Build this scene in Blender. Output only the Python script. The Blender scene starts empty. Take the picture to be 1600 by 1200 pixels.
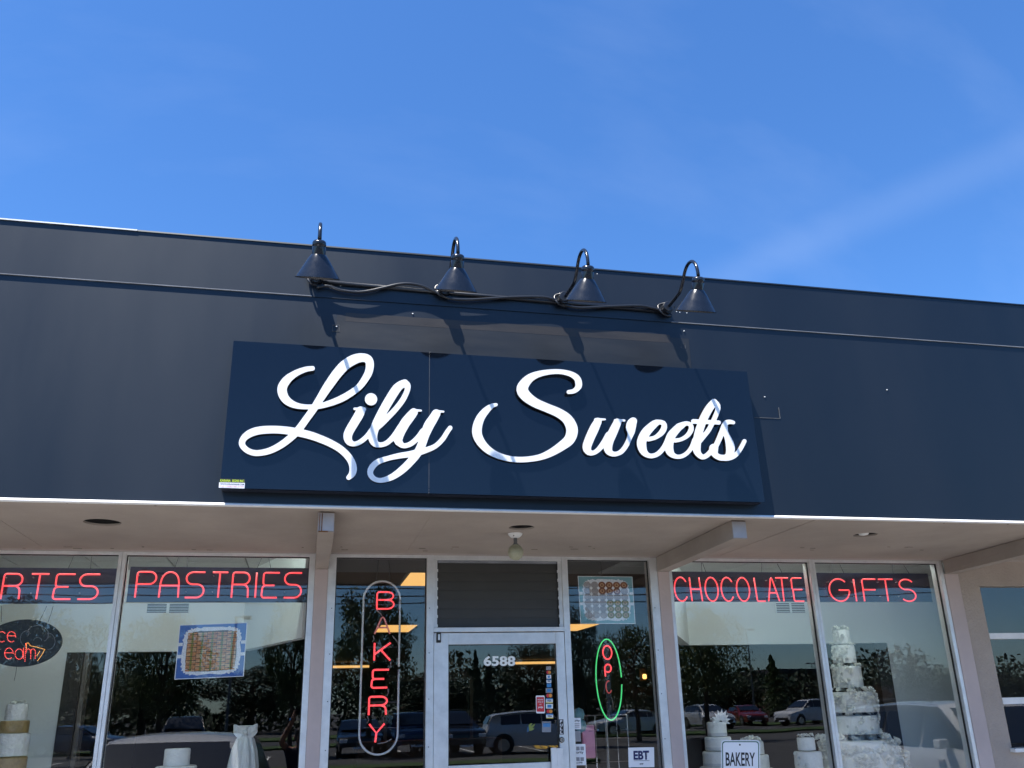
import bpy, bmesh, math, random
import numpy as np
from mathutils import Vector, Matrix
random.seed(7); rng = np.random.default_rng(7)
R = math.radians
sc = bpy.context.scene
COL = sc.collection

# ------------------------------------------------------------------ camera, sky, sun, exposure
CAM = np.array([0.0, -6.6, 1.63])          # X runs along the shop front, Y into the shop, Z up; glass plane is y = 0
FPX, PITCH, YAW, ROLL = 1385.37, .3484, .2288, -.0255
def _axes():
    cy, sy, cp, sp = math.cos(YAW), math.sin(YAW), math.cos(PITCH), math.sin(PITCH)
    f = np.array([sy*cp, cy*cp, sp]); r = np.array([cy, -sy, 0.0]); u = np.cross(r, f)
    c, s = math.cos(ROLL), math.sin(ROLL)
    return c*r+s*u, -s*r+c*u, f
AR, AU, AF = _axes()
cd = bpy.data.cameras.new('camera'); cam = bpy.data.objects.new('camera', cd); COL.objects.link(cam)
cd.sensor_width = 36; cd.lens = 36*FPX/1600; cd.clip_start = .05; cd.clip_end = 3000
cam.matrix_world = Matrix([[AR[0], AU[0], -AF[0], CAM[0]], [AR[1], AU[1], -AF[1], CAM[1]], [AR[2], AU[2], -AF[2], CAM[2]], [0, 0, 0, 1]])
sc.camera = cam

SUN = Vector((-1.28, -1.0, 4.05)).normalized()
wd = bpy.data.worlds.new('World'); sc.world = wd; wd.use_nodes = True
wn = wd.node_tree.nodes; wl_ = wd.node_tree.links
sky = wn.new('ShaderNodeTexSky'); sky.sky_type = 'NISHITA'; sky.sun_disc = False
sky.sun_elevation = math.asin(SUN.z); sky.sun_rotation = math.atan2(SUN.x, SUN.y)
sky.air_density = 1.0; sky.dust_density = .35; sky.ozone_density = 4.0; sky.altitude = 250
bg = wn['Background']; bg.inputs['Strength'].default_value = .10
# thin high cirrus: a few faint streaks over the whole dome
tc = wn.new('ShaderNodeTexCoord'); mp = wn.new('ShaderNodeMapping')
mp.inputs['Rotation'].default_value = (R(20), R(-28), R(25)); mp.inputs['Scale'].default_value = (1.0, 5.0, 3.2)
nz = wn.new('ShaderNodeTexNoise'); nz.inputs['Scale'].default_value = 1.5; nz.inputs['Detail'].default_value = 7; nz.inputs['Roughness'].default_value = .55
cr = wn.new('ShaderNodeValToRGB'); cr.color_ramp.elements[0].position = .5; cr.color_ramp.elements[1].position = .9
cr.color_ramp.elements[1].color = (.055, .055, .055, 1)
mx = wn.new('ShaderNodeMix'); mx.data_type = 'RGBA'; mx.inputs[7].default_value = (6.5, 7.0, 7.6, 1)
hs = wn.new('ShaderNodeHueSaturation'); hs.inputs['Saturation'].default_value = 1.12
tn = wn.new('ShaderNodeMix'); tn.data_type = 'RGBA'; tn.blend_type = 'MULTIPLY'; tn.inputs[0].default_value = 1; tn.inputs[7].default_value = (.60, .80, 1.00, 1)   # camera white balance of a clear blue day
wl_.new(tc.outputs['Generated'], mp.inputs['Vector']); wl_.new(mp.outputs[0], nz.inputs['Vector']); wl_.new(nz.outputs['Fac'], cr.inputs[0])
wl_.new(cr.outputs[0], mx.inputs[0]); wl_.new(sky.outputs[0], hs.inputs['Color']); wl_.new(hs.outputs[0], tn.inputs[6]); wl_.new(tn.outputs[2], mx.inputs[6]); 
# one longer, soft vapour band crossing the sky above the roof
def _dir(px, py):
    d = AF + AR*(px-800)/FPX + AU*(600-py)/FPX; return d/np.linalg.norm(d)
_a, _b = _dir(1080, 455), _dir(1700, 190); _n = np.cross(_a, _b); _n /= np.linalg.norm(_n)
def _dot(v):
    d = wn.new('ShaderNodeVectorMath'); d.operation = 'DOT_PRODUCT'; wl_.new(tc.outputs['Generated'], d.inputs[0]); d.inputs[1].default_value = [float(q) for q in v]; return d.outputs['Value']
ab_ = wn.new('ShaderNodeMath'); ab_.operation = 'ABSOLUTE'; wl_.new(_dot(_n), ab_.inputs[0])
m1 = wn.new('ShaderNodeMapRange'); m1.interpolation_type = 'SMOOTHSTEP'; m1.inputs['From Min'].default_value = 0; m1.inputs['From Max'].default_value = .032; m1.inputs['To Min'].default_value = 1; m1.inputs['To Max'].default_value = 0; wl_.new(ab_.outputs[0], m1.inputs[0])
m2 = wn.new('ShaderNodeMapRange'); m2.interpolation_type = 'SMOOTHSTEP'; m2.inputs['From Min'].default_value = .90; m2.inputs['From Max'].default_value = 1.0; wl_.new(_dot((_a+1.6*_b)/np.linalg.norm(_a+1.6*_b)), m2.inputs[0])
mm = wn.new('ShaderNodeMath'); mm.operation = 'MULTIPLY'; wl_.new(m1.outputs[0], mm.inputs[0]); wl_.new(m2.outputs[0], mm.inputs[1])
m3 = wn.new('ShaderNodeMath'); m3.operation = 'MULTIPLY'; m3.inputs[1].default_value = .032; wl_.new(mm.outputs[0], m3.inputs[0])
mx2 = wn.new('ShaderNodeMix'); mx2.data_type = 'RGBA'; mx2.inputs[7].default_value = (6.0, 6.6, 7.4, 1); wl_.new(m3.outputs[0], mx2.inputs[0]); wl_.new(mx.outputs[2], mx2.inputs[6]); wl_.new(mx2.outputs[2], bg.inputs['Color'])

sl = bpy.data.lights.new('sun', 'SUN'); sun = bpy.data.objects.new('sun', sl); COL.objects.link(sun)
sl.energy = 5.0; sl.angle = R(.53); sl.color = (1.0, .95, .88)
sun.rotation_euler = SUN.to_track_quat('Z', 'Y').to_euler(); sun.location = (-8, -8, 24)
vs = sc.view_settings; vs.view_transform = 'Standard'; vs.look = 'None'; vs.gamma = 1; vs.use_curve_mapping = False
vs.exposure = 1.3
sc.cycles.transparent_max_bounces = 24; sc.cycles.max_bounces = 8; sc.cycles.diffuse_bounces = 5; sc.cycles.use_denoising = True
sc.cycles.sample_clamp_indirect = 6.0

# ------------------------------------------------------------------ pixel helpers (photo pixels, 1600 x 1200 -> points in the place)
def ray(px, py):
    d = AF + AR*(px-800)/FPX + AU*(600-py)/FPX
    return d/d[1]
def at(px, py, y):                          # the point of the plane y = const that the photo shows at that pixel
    return CAM + ray(px, py)*(y-CAM[1])
def atz(px, py, z):
    d = ray(px, py); return CAM + d*((z-CAM[2])/d[2])
def refl(px, py, t):                        # a point mirrored by the shop glass, t metres of light path in y
    p = CAM + ray(px, py)*t
    return np.array([p[0], -p[1], p[2]])
def wx(px, py=1000, y=0): return float(at(px, py, y)[0])
def wz(px, py, y=0): return float(at(px, py, y)[2])

# ------------------------------------------------------------------ materials
MATS = {}
def pmat(name, col, rough=.5, metal=0., var=0., scale=6., bump=0., bscale=40., spec=.5, emit=None, estr=0., coat=0., stretch=None, rvar=0., sub=0.):
    m = bpy.data.materials.new(name); m.use_nodes = True; MATS[name] = m
    N = m.node_tree.nodes; K = m.node_tree.links; b = N['Principled BSDF']
    b.inputs['Base Color'].default_value = (*col, 1); b.inputs['Roughness'].default_value = rough; b.inputs['Metallic'].default_value = metal
    b.inputs['Specular IOR Level'].default_value = spec
    if coat: b.inputs['Coat Weight'].default_value = coat; b.inputs['Coat Roughness'].default_value = .05
    if sub: b.inputs['Subsurface Weight'].default_value = sub; b.inputs['Subsurface Radius'].default_value = (.03, .02, .015)
    if emit: b.inputs['Emission Color'].default_value = (*emit, 1); b.inputs['Emission Strength'].default_value = estr
    if var or bump or rvar:
        t = N.new('ShaderNodeTexCoord'); mpp = N.new('ShaderNodeMapping'); K.new(t.outputs['Object'], mpp.inputs[0])
        if stretch: mpp.inputs['Scale'].default_value = stretch
        n = N.new('ShaderNodeTexNoise'); n.inputs['Scale'].default_value = scale; n.inputs['Detail'].default_value = 8; n.inputs['Roughness'].default_value = .62
        K.new(mpp.outputs[0], n.inputs['Vector'])
        if var:
            c = N.new('ShaderNodeValToRGB'); e = c.color_ramp.elements
            e[0].position = .3; e[1].position = .72
            e[0].color = (*[x*(1-var) for x in col], 1); e[1].color = (*[min(1, x*(1+var)) for x in col], 1)
            K.new(n.outputs['Fac'], c.inputs[0]); K.new(c.outputs[0], b.inputs['Base Color'])
        if rvar:
            q = N.new('ShaderNodeMapRange'); q.inputs['From Min'].default_value = .3; q.inputs['From Max'].default_value = .7
            q.inputs['To Min'].default_value = max(.02, rough-rvar); q.inputs['To Max'].default_value = min(1, rough+rvar)
            K.new(n.outputs['Fac'], q.inputs[0]); K.new(q.outputs[0], b.inputs['Roughness'])
        if bump:
            n2 = N.new('ShaderNodeTexNoise'); n2.inputs['Scale'].default_value = bscale; n2.inputs['Detail'].default_value = 6
            K.new(mpp.outputs[0], n2.inputs['Vector'])
            bp = N.new('ShaderNodeBump'); bp.inputs['Strength'].default_value = bump; bp.inputs['Distance'].default_value = .02
            K.new(n2.outputs['Fac'], bp.inputs['Height']); K.new(bp.outputs[0], b.inputs['Normal'])
    return m
def glassmat(name, r0=.042, tint=(1, 1, 1), rough=0.):
    m = bpy.data.materials.new(name); m.use_nodes = True; MATS[name] = m
    N = m.node_tree.nodes; K = m.node_tree.links; N.clear()
    out = N.new('ShaderNodeOutputMaterial'); mix = N.new('ShaderNodeMixShader'); tr = N.new('ShaderNodeBsdfTransparent'); gl = N.new('ShaderNodeBsdfGlossy')
    tr.inputs[0].default_value = (*tint, 1); gl.inputs['Roughness'].default_value = rough
    g = N.new('ShaderNodeNewGeometry'); dt = N.new('ShaderNodeVectorMath'); dt.operation = 'DOT_PRODUCT'
    K.new(g.outputs['Normal'], dt.inputs[0]); K.new(g.outputs['Incoming'], dt.inputs[1])
    ab = N.new('ShaderNodeMath'); ab.operation = 'ABSOLUTE'; K.new(dt.outputs['Value'], ab.inputs[0])
    iv = N.new('ShaderNodeMath'); iv.operation = 'SUBTRACT'; iv.inputs[0].default_value = 1; iv.use_clamp = True; K.new(ab.outputs[0], iv.inputs[1])
    pw = N.new('ShaderNodeMath'); pw.operation = 'POWER'; pw.inputs[1].default_value = 5; K.new(iv.outputs[0], pw.inputs[0])
    ma = N.new('ShaderNodeMath'); ma.operation = 'MULTIPLY_ADD'; ma.inputs[1].default_value = 1-r0; ma.inputs[2].default_value = r0; K.new(pw.outputs[0], ma.inputs[0])
    wv = N.new('ShaderNodeTexNoise'); wv.inputs['Scale'].default_value = 1.7; wv.inputs['Detail'].default_value = 1; tcw = N.new('ShaderNodeTexCoord'); K.new(tcw.outputs['Object'], wv.inputs['Vector'])
    bw = N.new('ShaderNodeBump'); bw.inputs['Strength'].default_value = .16; bw.inputs['Distance'].default_value = .004; K.new(wv.outputs['Fac'], bw.inputs['Height']); K.new(bw.outputs[0], gl.inputs['Normal'])   # float-glass waviness
    K.new(ma.outputs[0], mix.inputs[0]); K.new(tr.outputs[0], mix.inputs[1]); K.new(gl.outputs[0], mix.inputs[2]); K.new(mix.outputs[0], out.inputs[0])
    return m
glassmat('window_glass', .058); glassmat('louvre_glass', .05, (.42, .44, .45), .12); glassmat('car_glass', .05, (.12, .13, .14))
pmat('fascia_paint', (.0030, .0060, .0120), .46, var=.25, scale=1.1, bump=.11, bscale=1.2, spec=.58, rvar=.05, stretch=(1.6, 1, .35))
for n_ in ('fascia_paint',): MATS[n_].node_tree.nodes['Principled BSDF'].inputs['Specular Tint'].default_value = (.80, .91, 1.0, 1)
pmat('fascia_patch', (.014, .016, .019), .46, var=.30, scale=5, bump=.05, bscale=6, rvar=.06, stretch=(.35, 1, 1.6))
pmat('sign_navy', (.0032, .0055, .0105), .06, var=.06, scale=2, bump=.008, bscale=1.5, spec=.56, rvar=.02)
pmat('sign_side', (.012, .016, .03), .4)
pmat('letter_white', (.86, .86, .85), .35, var=.02, scale=5)
pmat('letter_return', (.020, .014, .010), .5)
pmat('white_metal', (.78, .78, .77), .42, var=.08, scale=14)
pmat('joint_metal', (.21, .22, .24), .5, var=.4, scale=3)
pmat('soffit_paint', (.345, .293, .248), .75, var=.19, scale=1.0, bump=.10, bscale=30)
pmat('post_paint', (.50, .41, .385), .6, var=.09, scale=3, bump=.08, bscale=30)
pmat('stucco', (.40, .335, .285), .9, var=.08, scale=4, bump=.45, bscale=60)
pmat('rust', (.20, .085, .03), .9, var=.5, scale=40)
pmat('crown_paint', (.40, .345, .31), .75, var=.10, scale=2.5)
pmat('decal_green', (.22, .27, .06), .5)
pmat('decal_blue', (.03, .09, .18), .5)
pmat('reflection_brown', (.026, .023, .021), .47, var=.35, scale=5, rvar=.06, stretch=(.35, 1, 1.6))
pmat('old_glue', (.075, .078, .082), .7, var=.5, scale=60)
pmat('grime', (.10, .08, .065), .9, var=.4, scale=30)
pmat('aluminium', (.74, .74, .73), .42, metal=.6, var=.13, scale=9, bump=.03, bscale=50)
pmat('dark_gasket', (.02, .02, .02), .6)
pmat('lamp_black', (.010, .013, .020), .18, var=.15, scale=30, rvar=.04)
pmat('lamp_inside', (.05, .05, .055), .5)
pmat('plate_paint', (.40, .40, .43), .6, var=.08, scale=10)
pmat('louvre_grey', (.050, .050, .047), .42, var=.1, scale=3)
pmat('added_display_tube', (.9, .95, .95), .5, emit=(.86, 1.0, .95), estr=13.0)
pmat('cable_black', (.013, .015, .02), .32, var=.2, scale=30)
pmat('chrome', (.6, .6, .6), .12, metal=1.)
pmat('black_hole', (.012, .011, .010), .6)
pmat('globe_glass', (.34, .33, .22), .35, var=.12, scale=20)
pmat('porcelain', (.70, .70, .68), .4)
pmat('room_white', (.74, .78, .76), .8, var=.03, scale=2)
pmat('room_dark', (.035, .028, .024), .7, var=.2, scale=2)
pmat('room_brown', (.10, .055, .03), .6, var=.2, scale=3)
pmat('room_floor', (.12, .09, .07), .4, var=.2, scale=3)
pmat('tile_white', (.62, .64, .62), .9, var=.06, scale=30, bump=.1, bscale=120)
pmat('tile_grid', (.22, .23, .22), .6)
pmat('door_brown', (.022, .017, .014), .5, var=.2, scale=6)
pmat('trim_tan', (.15, .13, .11), .6)
pmat('light_panel', (.8, .7, .5), .5, emit=(1.0, .56, .17), estr=.42)
pmat('sconce_glow', (.9, .7, .4), .5, emit=(1.0, .5, .14), estr=1.1)
pmat('navy_board', (.010, .014, .040), .35, var=.1, scale=4)
pmat('neon_red', (.35, .10, .10), .3, emit=(1.0, .060, .072), estr=.55)
pmat('neon_green', (.2, .9, .4), .3, emit=(.05, 1.0, .15), estr=.18)
pmat('neon_pink_dim', (.62, .30, .28), .3, emit=(1.0, .16, .13), estr=.06)
pmat('neon_weak', (.45, .12, .11), .3, emit=(1.0, .09, .08), estr=.12)
pmat('neon_off', (.030, .018, .018), .12)
pmat('tube_white', (.62, .65, .64), .2)
pmat('tube_grey', (.20, .20, .21), .3)
pmat('led_black', (.010, .012, .016), .35)
pmat('led_red', (.9, .2, .15), .3, emit=(1.0, .07, .05), estr=.9)
pmat('led_amber', (.9, .6, .2), .3, emit=(1.0, .42, .07), estr=.8)
pmat('led_unlit', (.50, .52, .53), .3)
pmat('print_blue', (.045, .13, .42), .35)
pmat('print_teal', (.17, .36, .40), .35)
pmat('print_white', (.80, .82, .84), .45, var=.05, scale=60)
pmat('print_doily', (.72, .76, .80), .6, var=.25, scale=150)
pmat('print_black', (.015, .015, .018), .4)
pmat('print_brown', (.05, .035, .02), .5)
pmat('pastry', (.50, .22, .085), .6, var=.35, scale=90)
pmat('pastry_pale', (.55, .33, .17), .6, var=.3, scale=90)
pmat('pastry_dark', (.22, .075, .03), .6, var=.4, scale=120)
pmat('pistachio', (.20, .20, .03), .6, var=.35, scale=160)
pmat('roll_grey', (.36, .34, .34), .6, var=.3, scale=160)
pmat('paper_white', (.82, .83, .86), .5)
pmat('print_navy', (.01, .015, .10), .5)
pmat('print_green', (.01, .10, .055), .4)
pmat('print_red', (.62, .03, .04), .4)
pmat('print_grey', (.30, .30, .32), .6, var=.3, scale=300)
pmat('print_pink', (.75, .30, .42), .5)
pmat('print_lime', (.55, .72, .05), .5)
pmat('print_cyan', (.05, .25, .55), .5)
pmat('print_orange', (.75, .28, .04), .5)
pmat('print_yellow', (.75, .62, .10), .5)
pmat('number_white', (.85, .88, .86), .5)
pmat('icing', (.82, .83, .77), .55, var=.06, scale=25, bump=.35, bscale=45)
pmat('icing_gold', (.33, .23, .09), .4, var=.35, scale=20, bump=.3, bscale=30)
pmat('icing_ruffle', (.74, .75, .70), .7, var=.12, scale=30, bump=.9, bscale=28)
pmat('petal', (.84, .84, .78), .7, var=.08, scale=30)
pmat('ribbon', (.60, .62, .60), .4)
pmat('tulle', (.72, .75, .70), .8, var=.12, scale=12, stretch=(6, 6, .5), bump=.5, bscale=18)
pmat('asphalt', (.060, .060, .062), .92, var=.25, scale=.6, bump=.3, bscale=80)
pmat('road_asphalt', (.045, .045, .048), .9, var=.2, scale=.3)
pmat('concrete', (.29, .275, .255), .9, var=.12, scale=1.5, bump=.2, bscale=60)
pmat('grass', (.045, .085, .018), .95, var=.4, scale=2.5, bump=.8, bscale=40)
pmat('line_white', (.70, .70, .68), .8, var=.15, scale=12)
pmat('line_yellow', (.72, .45, .06), .8, var=.15, scale=12)
pmat('leaf', (.045, .085, .020), .6, var=.45, scale=1.2)
pmat('leaf_light', (.085, .115, .030), .6, var=.4, scale=1.2)
pmat('leaf_dark', (.020, .045, .018), .6, var=.4, scale=1.2)
pmat('leaf_rust', (.10, .050, .018), .6, var=.4, scale=1.2)
pmat('bark', (.075, .055, .04), .95, var=.3, scale=8, bump=.6, bscale=20)
pmat('pole_metal', (.14, .15, .16), .5, metal=.4)
pmat('timber', (.10, .075, .05), .9, var=.2, scale=6)
pmat('car_white', (.74, .75, .76), .22, coat=.8)
pmat('car_silver', (.62, .64, .66), .28, metal=.2, coat=.7)
pmat('car_black', (.012, .013, .016), .2, coat=.8)
pmat('car_red', (.20, .02, .02), .22, coat=.8)
pmat('car_blue', (.025, .05, .12), .22, coat=.8)
pmat('car_trim', (.02, .02, .02), .6)
pmat('tyre', (.015, .015, .016), .85)
pmat('rim', (.5, .5, .52), .25, metal=.9)
pmat('head_lamp', (.8, .8, .82), .12)
pmat('tail_lamp', (.45, .02, .02), .2)
pmat('brick_far', (.20, .11, .075), .9, var=.2, scale=3)
pmat('roof_dark', (.05, .05, .055), .8)
pmat('skin', (.42, .23, .15), .55, sub=.1)
pmat('shirt_navy', (.018, .022, .045), .85, var=.15, scale=15, bump=.2, bscale=40)
pmat('jeans', (.03, .04, .08), .9, var=.2, scale=20)
pmat('hair_dark', (.015, .010, .008), .5, var=.3, scale=40)
pmat('shoe', (.03, .03, .03), .6)
pmat('phone_body', (.02, .02, .022), .2)
pmat('watch_face', (.75, .75, .75), .08, metal=1.)

# ------------------------------------------------------------------ object and mesh helpers
def tag(o, label=None, cat=None, group=None, kind=None):
    if label: o['label'] = label
    if cat: o['category'] = cat
    if group: o['group'] = group
    if kind: o['kind'] = kind
    return o
def empty(name, loc, label=None, cat=None, group=None, rz=0.):
    o = bpy.data.objects.new(name, None); COL.objects.link(o); o.location = [float(v) for v in loc]; o.rotation_euler.z = rz
    o.empty_display_size = .1
    return tag(o, label, cat, group)
def wloc(o):
    v = Vector((0, 0, 0))
    while o is not None: v = v + o.location; o = o.parent
    return v
def put(name, me, mat, parent=None, smooth=False):
    if mat is not None and not me.materials:
        for m_ in (mat if isinstance(mat, (list, tuple)) else [mat]): me.materials.append(MATS[m_])
    if smooth:
        me.polygons.foreach_set('use_smooth', [True]*len(me.polygons))
    o = bpy.data.objects.new(name, me); COL.objects.link(o)
    if parent is not None: o.parent = parent
    return o
def copy_tree(o, parent=None):
    c = o.copy(); COL.objects.link(c); c.parent = parent
    for ch in list(o.children): copy_tree(ch, c)
    return c
class MB:
    def __init__(s): s.v = []; s.f = []; s.mi = []
    def add(s, vs_, fs, mi=0):
        n = len(s.v); s.v += [tuple(float(a) for a in p) for p in vs_]; s.f += [tuple(i+n for i in f) for f in fs]; s.mi += [mi]*len(fs); return s
    def box(s, x0, x1, y0, y1, z0, z1, mi=0):
        if x0 > x1: x0, x1 = x1, x0
        if y0 > y1: y0, y1 = y1, y0
        if z0 > z1: z0, z1 = z1, z0
        return s.add([(x0, y0, z0), (x1, y0, z0), (x1, y1, z0), (x0, y1, z0), (x0, y0, z1), (x1, y0, z1), (x1, y1, z1), (x0, y1, z1)],
                     [(0, 3, 2, 1), (4, 5, 6, 7), (0, 1, 5, 4), (1, 2, 6, 5), (2, 3, 7, 6), (3, 0, 4, 7)], mi)
    def prism(s, poly, y0, y1, mi=0):       # polygon of (x, z) counter-clockwise seen from -y, thickness y0 (front) to y1
        n = len(poly)
        return s.add([(x, y0, z) for x, z in poly]+[(x, y1, z) for x, z in poly],
                     [tuple(range(n)), tuple(range(2*n-1, n-1, -1))]+[(i, n+i, n+(i+1) % n, (i+1) % n) for i in range(n)], mi)
    def tube(s, pts, r, k=8, closed=False, caps=True, mi=0):
        P = [Vector([float(a) for a in p]) for p in pts]; n = len(P); rr = r if isinstance(r, (list, tuple)) else [r]*n
        base = len(s.v); ref = None
        for i in range(n):
            if closed: t = P[(i+1) % n]-P[i-1]
            else: t = P[min(i+1, n-1)]-P[max(i-1, 0)]
            t = t.normalized() if t.length > 1e-9 else Vector((0, 0, 1))
            if ref is None:
                a = Vector((0, 1, 0)) if abs(t.y) < .9 else Vector((1, 0, 0)); ref = (a-t*a.dot(t)).normalized()
            else:
                ref = ref-t*ref.dot(t); ref = ref.normalized() if ref.length > 1e-6 else t.orthogonal().normalized()
            b = t.cross(ref)
            for j in range(k):
                a = 2*math.pi*j/k; s.v.append(tuple(P[i]+(ref*math.cos(a)+b*math.sin(a))*rr[i]))
        for i in range(n if closed else n-1):
            i2 = (i+1) % n
            for j in range(k):
                s.f.append((base+i*k+j, base+i*k+(j+1) % k, base+i2*k+(j+1) % k, base+i2*k+j)); s.mi.append(mi)
        if caps and not closed:
            s.f.append(tuple(base+j for j in range(k-1, -1, -1))); s.mi.append(mi)
            s.f.append(tuple(base+(n-1)*k+j for j in range(k))); s.mi.append(mi)
        return s
    def lathe(s, c, prof, k=24, mi=0, wob=None):   # prof: (r, z) bottom to top about the vertical through c
        base = len(s.v); n = len(prof)
        for i, (r, z) in enumerate(prof):
            for j in range(k):
                a = 2*math.pi*j/k; q = r*(1+(wob(i, a) if wob else 0))
                s.v.append((c[0]+q*math.cos(a), c[1]+q*math.sin(a), c[2]+z))
        for i in range(n-1):
            for j in range(k):
                s.f.append((base+i*k+j, base+i*k+(j+1) % k, base+(i+1)*k+(j+1) % k, base+(i+1)*k+j)); s.mi.append(mi)
        return s
    def cap(s, k, last=True, mi=0):         # close the last lathe ring
        n = len(s.v); s.f.append(tuple(range(n-k, n))); s.mi.append(mi); return s
    def quadpx(s, corners, y, mi=0):        # TL, TR, BR, BL in photo pixels on the plane y
        p = [at(a, b, y) for a, b in corners]; return s.add([p[3], p[2], p[1], p[0]], [(0, 1, 2, 3)], mi)
    def mesh(s, name):
        me = bpy.data.meshes.new(name); me.from_pydata(s.v, [], s.f); me.update()
        if any(s.mi): me.polygons.foreach_set('material_index', s.mi)
        return me
    def build(s, name, mat, parent=None, smooth=False, local=False, bevel=0.):
        if parent is not None and not local:
            w = wloc(parent); s.v = [(a-w.x, b-w.y, c-w.z) for a, b, c in s.v]
        o = put(name, s.mesh(name), mat, parent, smooth)
        if bevel:
            md = o.modifiers.new('bevel', 'BEVEL'); md.width = bevel; md.segments = 2; md.limit_method = 'ANGLE'
        return o
def box(name, mat, x0, x1, y0, y1, z0, z1, parent=None, bevel=0.):
    return MB().box(x0, x1, y0, y1, z0, z1).build(name, mat, parent, bevel=bevel)
def structure(o): o['kind'] = 'structure'; return o
def mesh_of(obj):                           # evaluated mesh of a curve or text object, the object itself removed
    dg = bpy.context.evaluated_depsgraph_get(); dg.update()
    me = bpy.data.meshes.new_from_object(obj.evaluated_get(dg)); bpy.data.objects.remove(obj); return me
def text_mesh(body, size=1., bold=0., extrude=0., spacing=1.):
    c = bpy.data.curves.new('text', 'FONT'); c.body = body; c.size = size; c.offset = bold; c.extrude = extrude; c.space_character = spacing
    c.resolution_u = 3
    o = bpy.data.objects.new('text', c); COL.objects.link(o); return mesh_of(o)
def text_fit(name, body, corners, y, mat, parent=None, bold=0., vert=False):
    """flat lettering stretched into a four-cornered area (TL, TR, BR, BL photo pixels) on the plane y"""
    me = text_mesh(body, 1., bold)
    co = np.empty(len(me.vertices)*3); me.vertices.foreach_get('co', co); co = co.reshape(-1, 3)
    lo, hi = co.min(0), co.max(0); u = (co[:, 0]-lo[0])/max(hi[0]-lo[0], 1e-6); v = (co[:, 1]-lo[1])/max(hi[1]-lo[1], 1e-6)
    tl, tr, br, bl = [at(a, b, y) for a, b in corners]
    P = (np.outer((1-u)*v, tl)+np.outer(u*v, tr)+np.outer(u*(1-v), br)+np.outer((1-u)*(1-v), bl))
    if parent is not None: P = P-np.array(wloc(parent))
    me.vertices.foreach_set('co', P.reshape(-1)); me.update()
    return put(name, me, mat, parent)
def fill_mesh(loops, extrude, res=1):       # closed 2-D loops (holes allowed) -> mesh in local x, y with thickness
    c = bpy.data.curves.new('outline', 'CURVE'); c.dimensions = '2D'; c.fill_mode = 'BOTH'; c.extrude = extrude
    for lp in loops:
        s = c.splines.new('POLY'); s.points.add(len(lp)-1); s.use_cyclic_u = True
        for i, (x, y) in enumerate(lp): s.points[i].co = (float(x), float(y), 0, 1)
    o = bpy.data.objects.new('outline', c); COL.objects.link(o); return mesh_of(o)
def spline(pts, step):                      # Catmull-Rom through points of any dimension
    P = np.array(pts, float); n = len(P); out = []
    Q = np.vstack([2*P[0]-P[1], P, 2*P[-1]-P[-2]])
    for i in range(n-1):
        a, b, c, d = Q[i:i+4]; k = max(2, int(np.linalg.norm((c-b)[:2])/step))
        for j in range(k):
            t = j/k; out.append(.5*((2*b)+(-a+c)*t+(2*a-5*b+4*c-d)*t*t+(-a+3*b-3*c+d)*t**3))
    out.append(P[-1]); return np.array(out)

# ------------------------------------------------------------------ the ground in front of the shop (seen in the shop glass)
DF = 4.95; YF = CAM[1]+DF; ZS = CAM[2]+.2155*DF; ZT = CAM[2]+.5405*DF; ZSEAM = CAM[2]+.4722*DF    # fascia plane, soffit, parapet top, joint
structure(box('ground', 'asphalt', -400, 400, -500, 60, -.35, -.15))
structure(box('pavement', 'concrete', -40, 40, -2.35, -.06, -.149, 0, bevel=.01))
structure(MB().box(-40, 40, -2.52, -2.354, -.149, .012).build('kerb', 'concrete', bevel=.02))
structure(box('road', 'road_asphalt', -300, 300, -58, -47, -.149, -.146))
structure(box('verge', 'grass', -300, 300, -46.8, -43, -.149, -.05))
structure(box('planting_island', 'grass', -9, 9.5, -24.6, -22.9, -.149, -.02))
structure(box('far_verge', 'grass', -300, 300, -66, -58.3, -.149, -.05))
for i, x in enumerate((-8.2, -5.4, -2.62, -.45, 2.3, 5.0, 7.2, 10.2)):
    structure(box('parking_line', 'line_white', x-.05, x+.05, -7.6, -2.7, -.149, -.146))
for i in range(12):
    structure(box('lane_dash', 'line_white', -40+i*7, -37+i*7, -52.6, -52.45, -.145, -.142))
for i in range(7):
    p = refl(838+i*12, 1168, 40); x, y = p[0], p[1]
    structure(MB().add([(x, y, -.146), (x+.28, y, -.146), (x+1.6, y-6.5, -.146), (x+1.32, y-6.5, -.146)], [(0, 1, 2, 3)]).build('hatch_stripe', 'line_yellow'))
for i in range(14):
    structure(box('bay_line', 'line_white', -26+i*2.75, -25.9+i*2.75, -36, -31, -.149, -.146))

# ------------------------------------------------------------------ the shop building
shop = empty('shop_building', (0, 0, 0), 'single storey shop with a dark navy fascia over a beige soffit and glass front', 'building')
XA, XB = -14.0, 22.0
PX = [(-2.50, -2.39), (wx(484, 1050, -.062), wx(505.6, 1050, -.062)), (wx(1028.5, 905, -.062), wx(1046.5, 905, -.062)), (wx(1477, 905, -.062), wx(1498.5, 905, -.062))]            # posts
BX = [sum(p_)/2 for p_ in PX]; BX[3] = 5.25; BXF = [-2.44, .085, 2.63, 5.11]                                                                      # beam centres
fas = MB().box(XA, XB, YF, YF+.16, ZS+.004, ZSEAM-.004).build('fascia', 'fascia_paint', shop)
MB().box(XA, XB, YF-.006, YF+.154, ZSEAM+.003, ZT).build('panel', 'fascia_paint', fas)
jm = MB().box(XA, wx(487, 470, YF), YF-.009, YF+.02, ZSEAM-.0028, ZSEAM+.0010).build('joint_strip', 'joint_metal', fas)
MB().box(wx(1049, 508, YF), XB, YF-.009, YF+.02, ZSEAM-.0028, ZSEAM+.0010).build('joint_strip', 'joint_metal', fas)
xq = wx(215, 362, YF)
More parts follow.
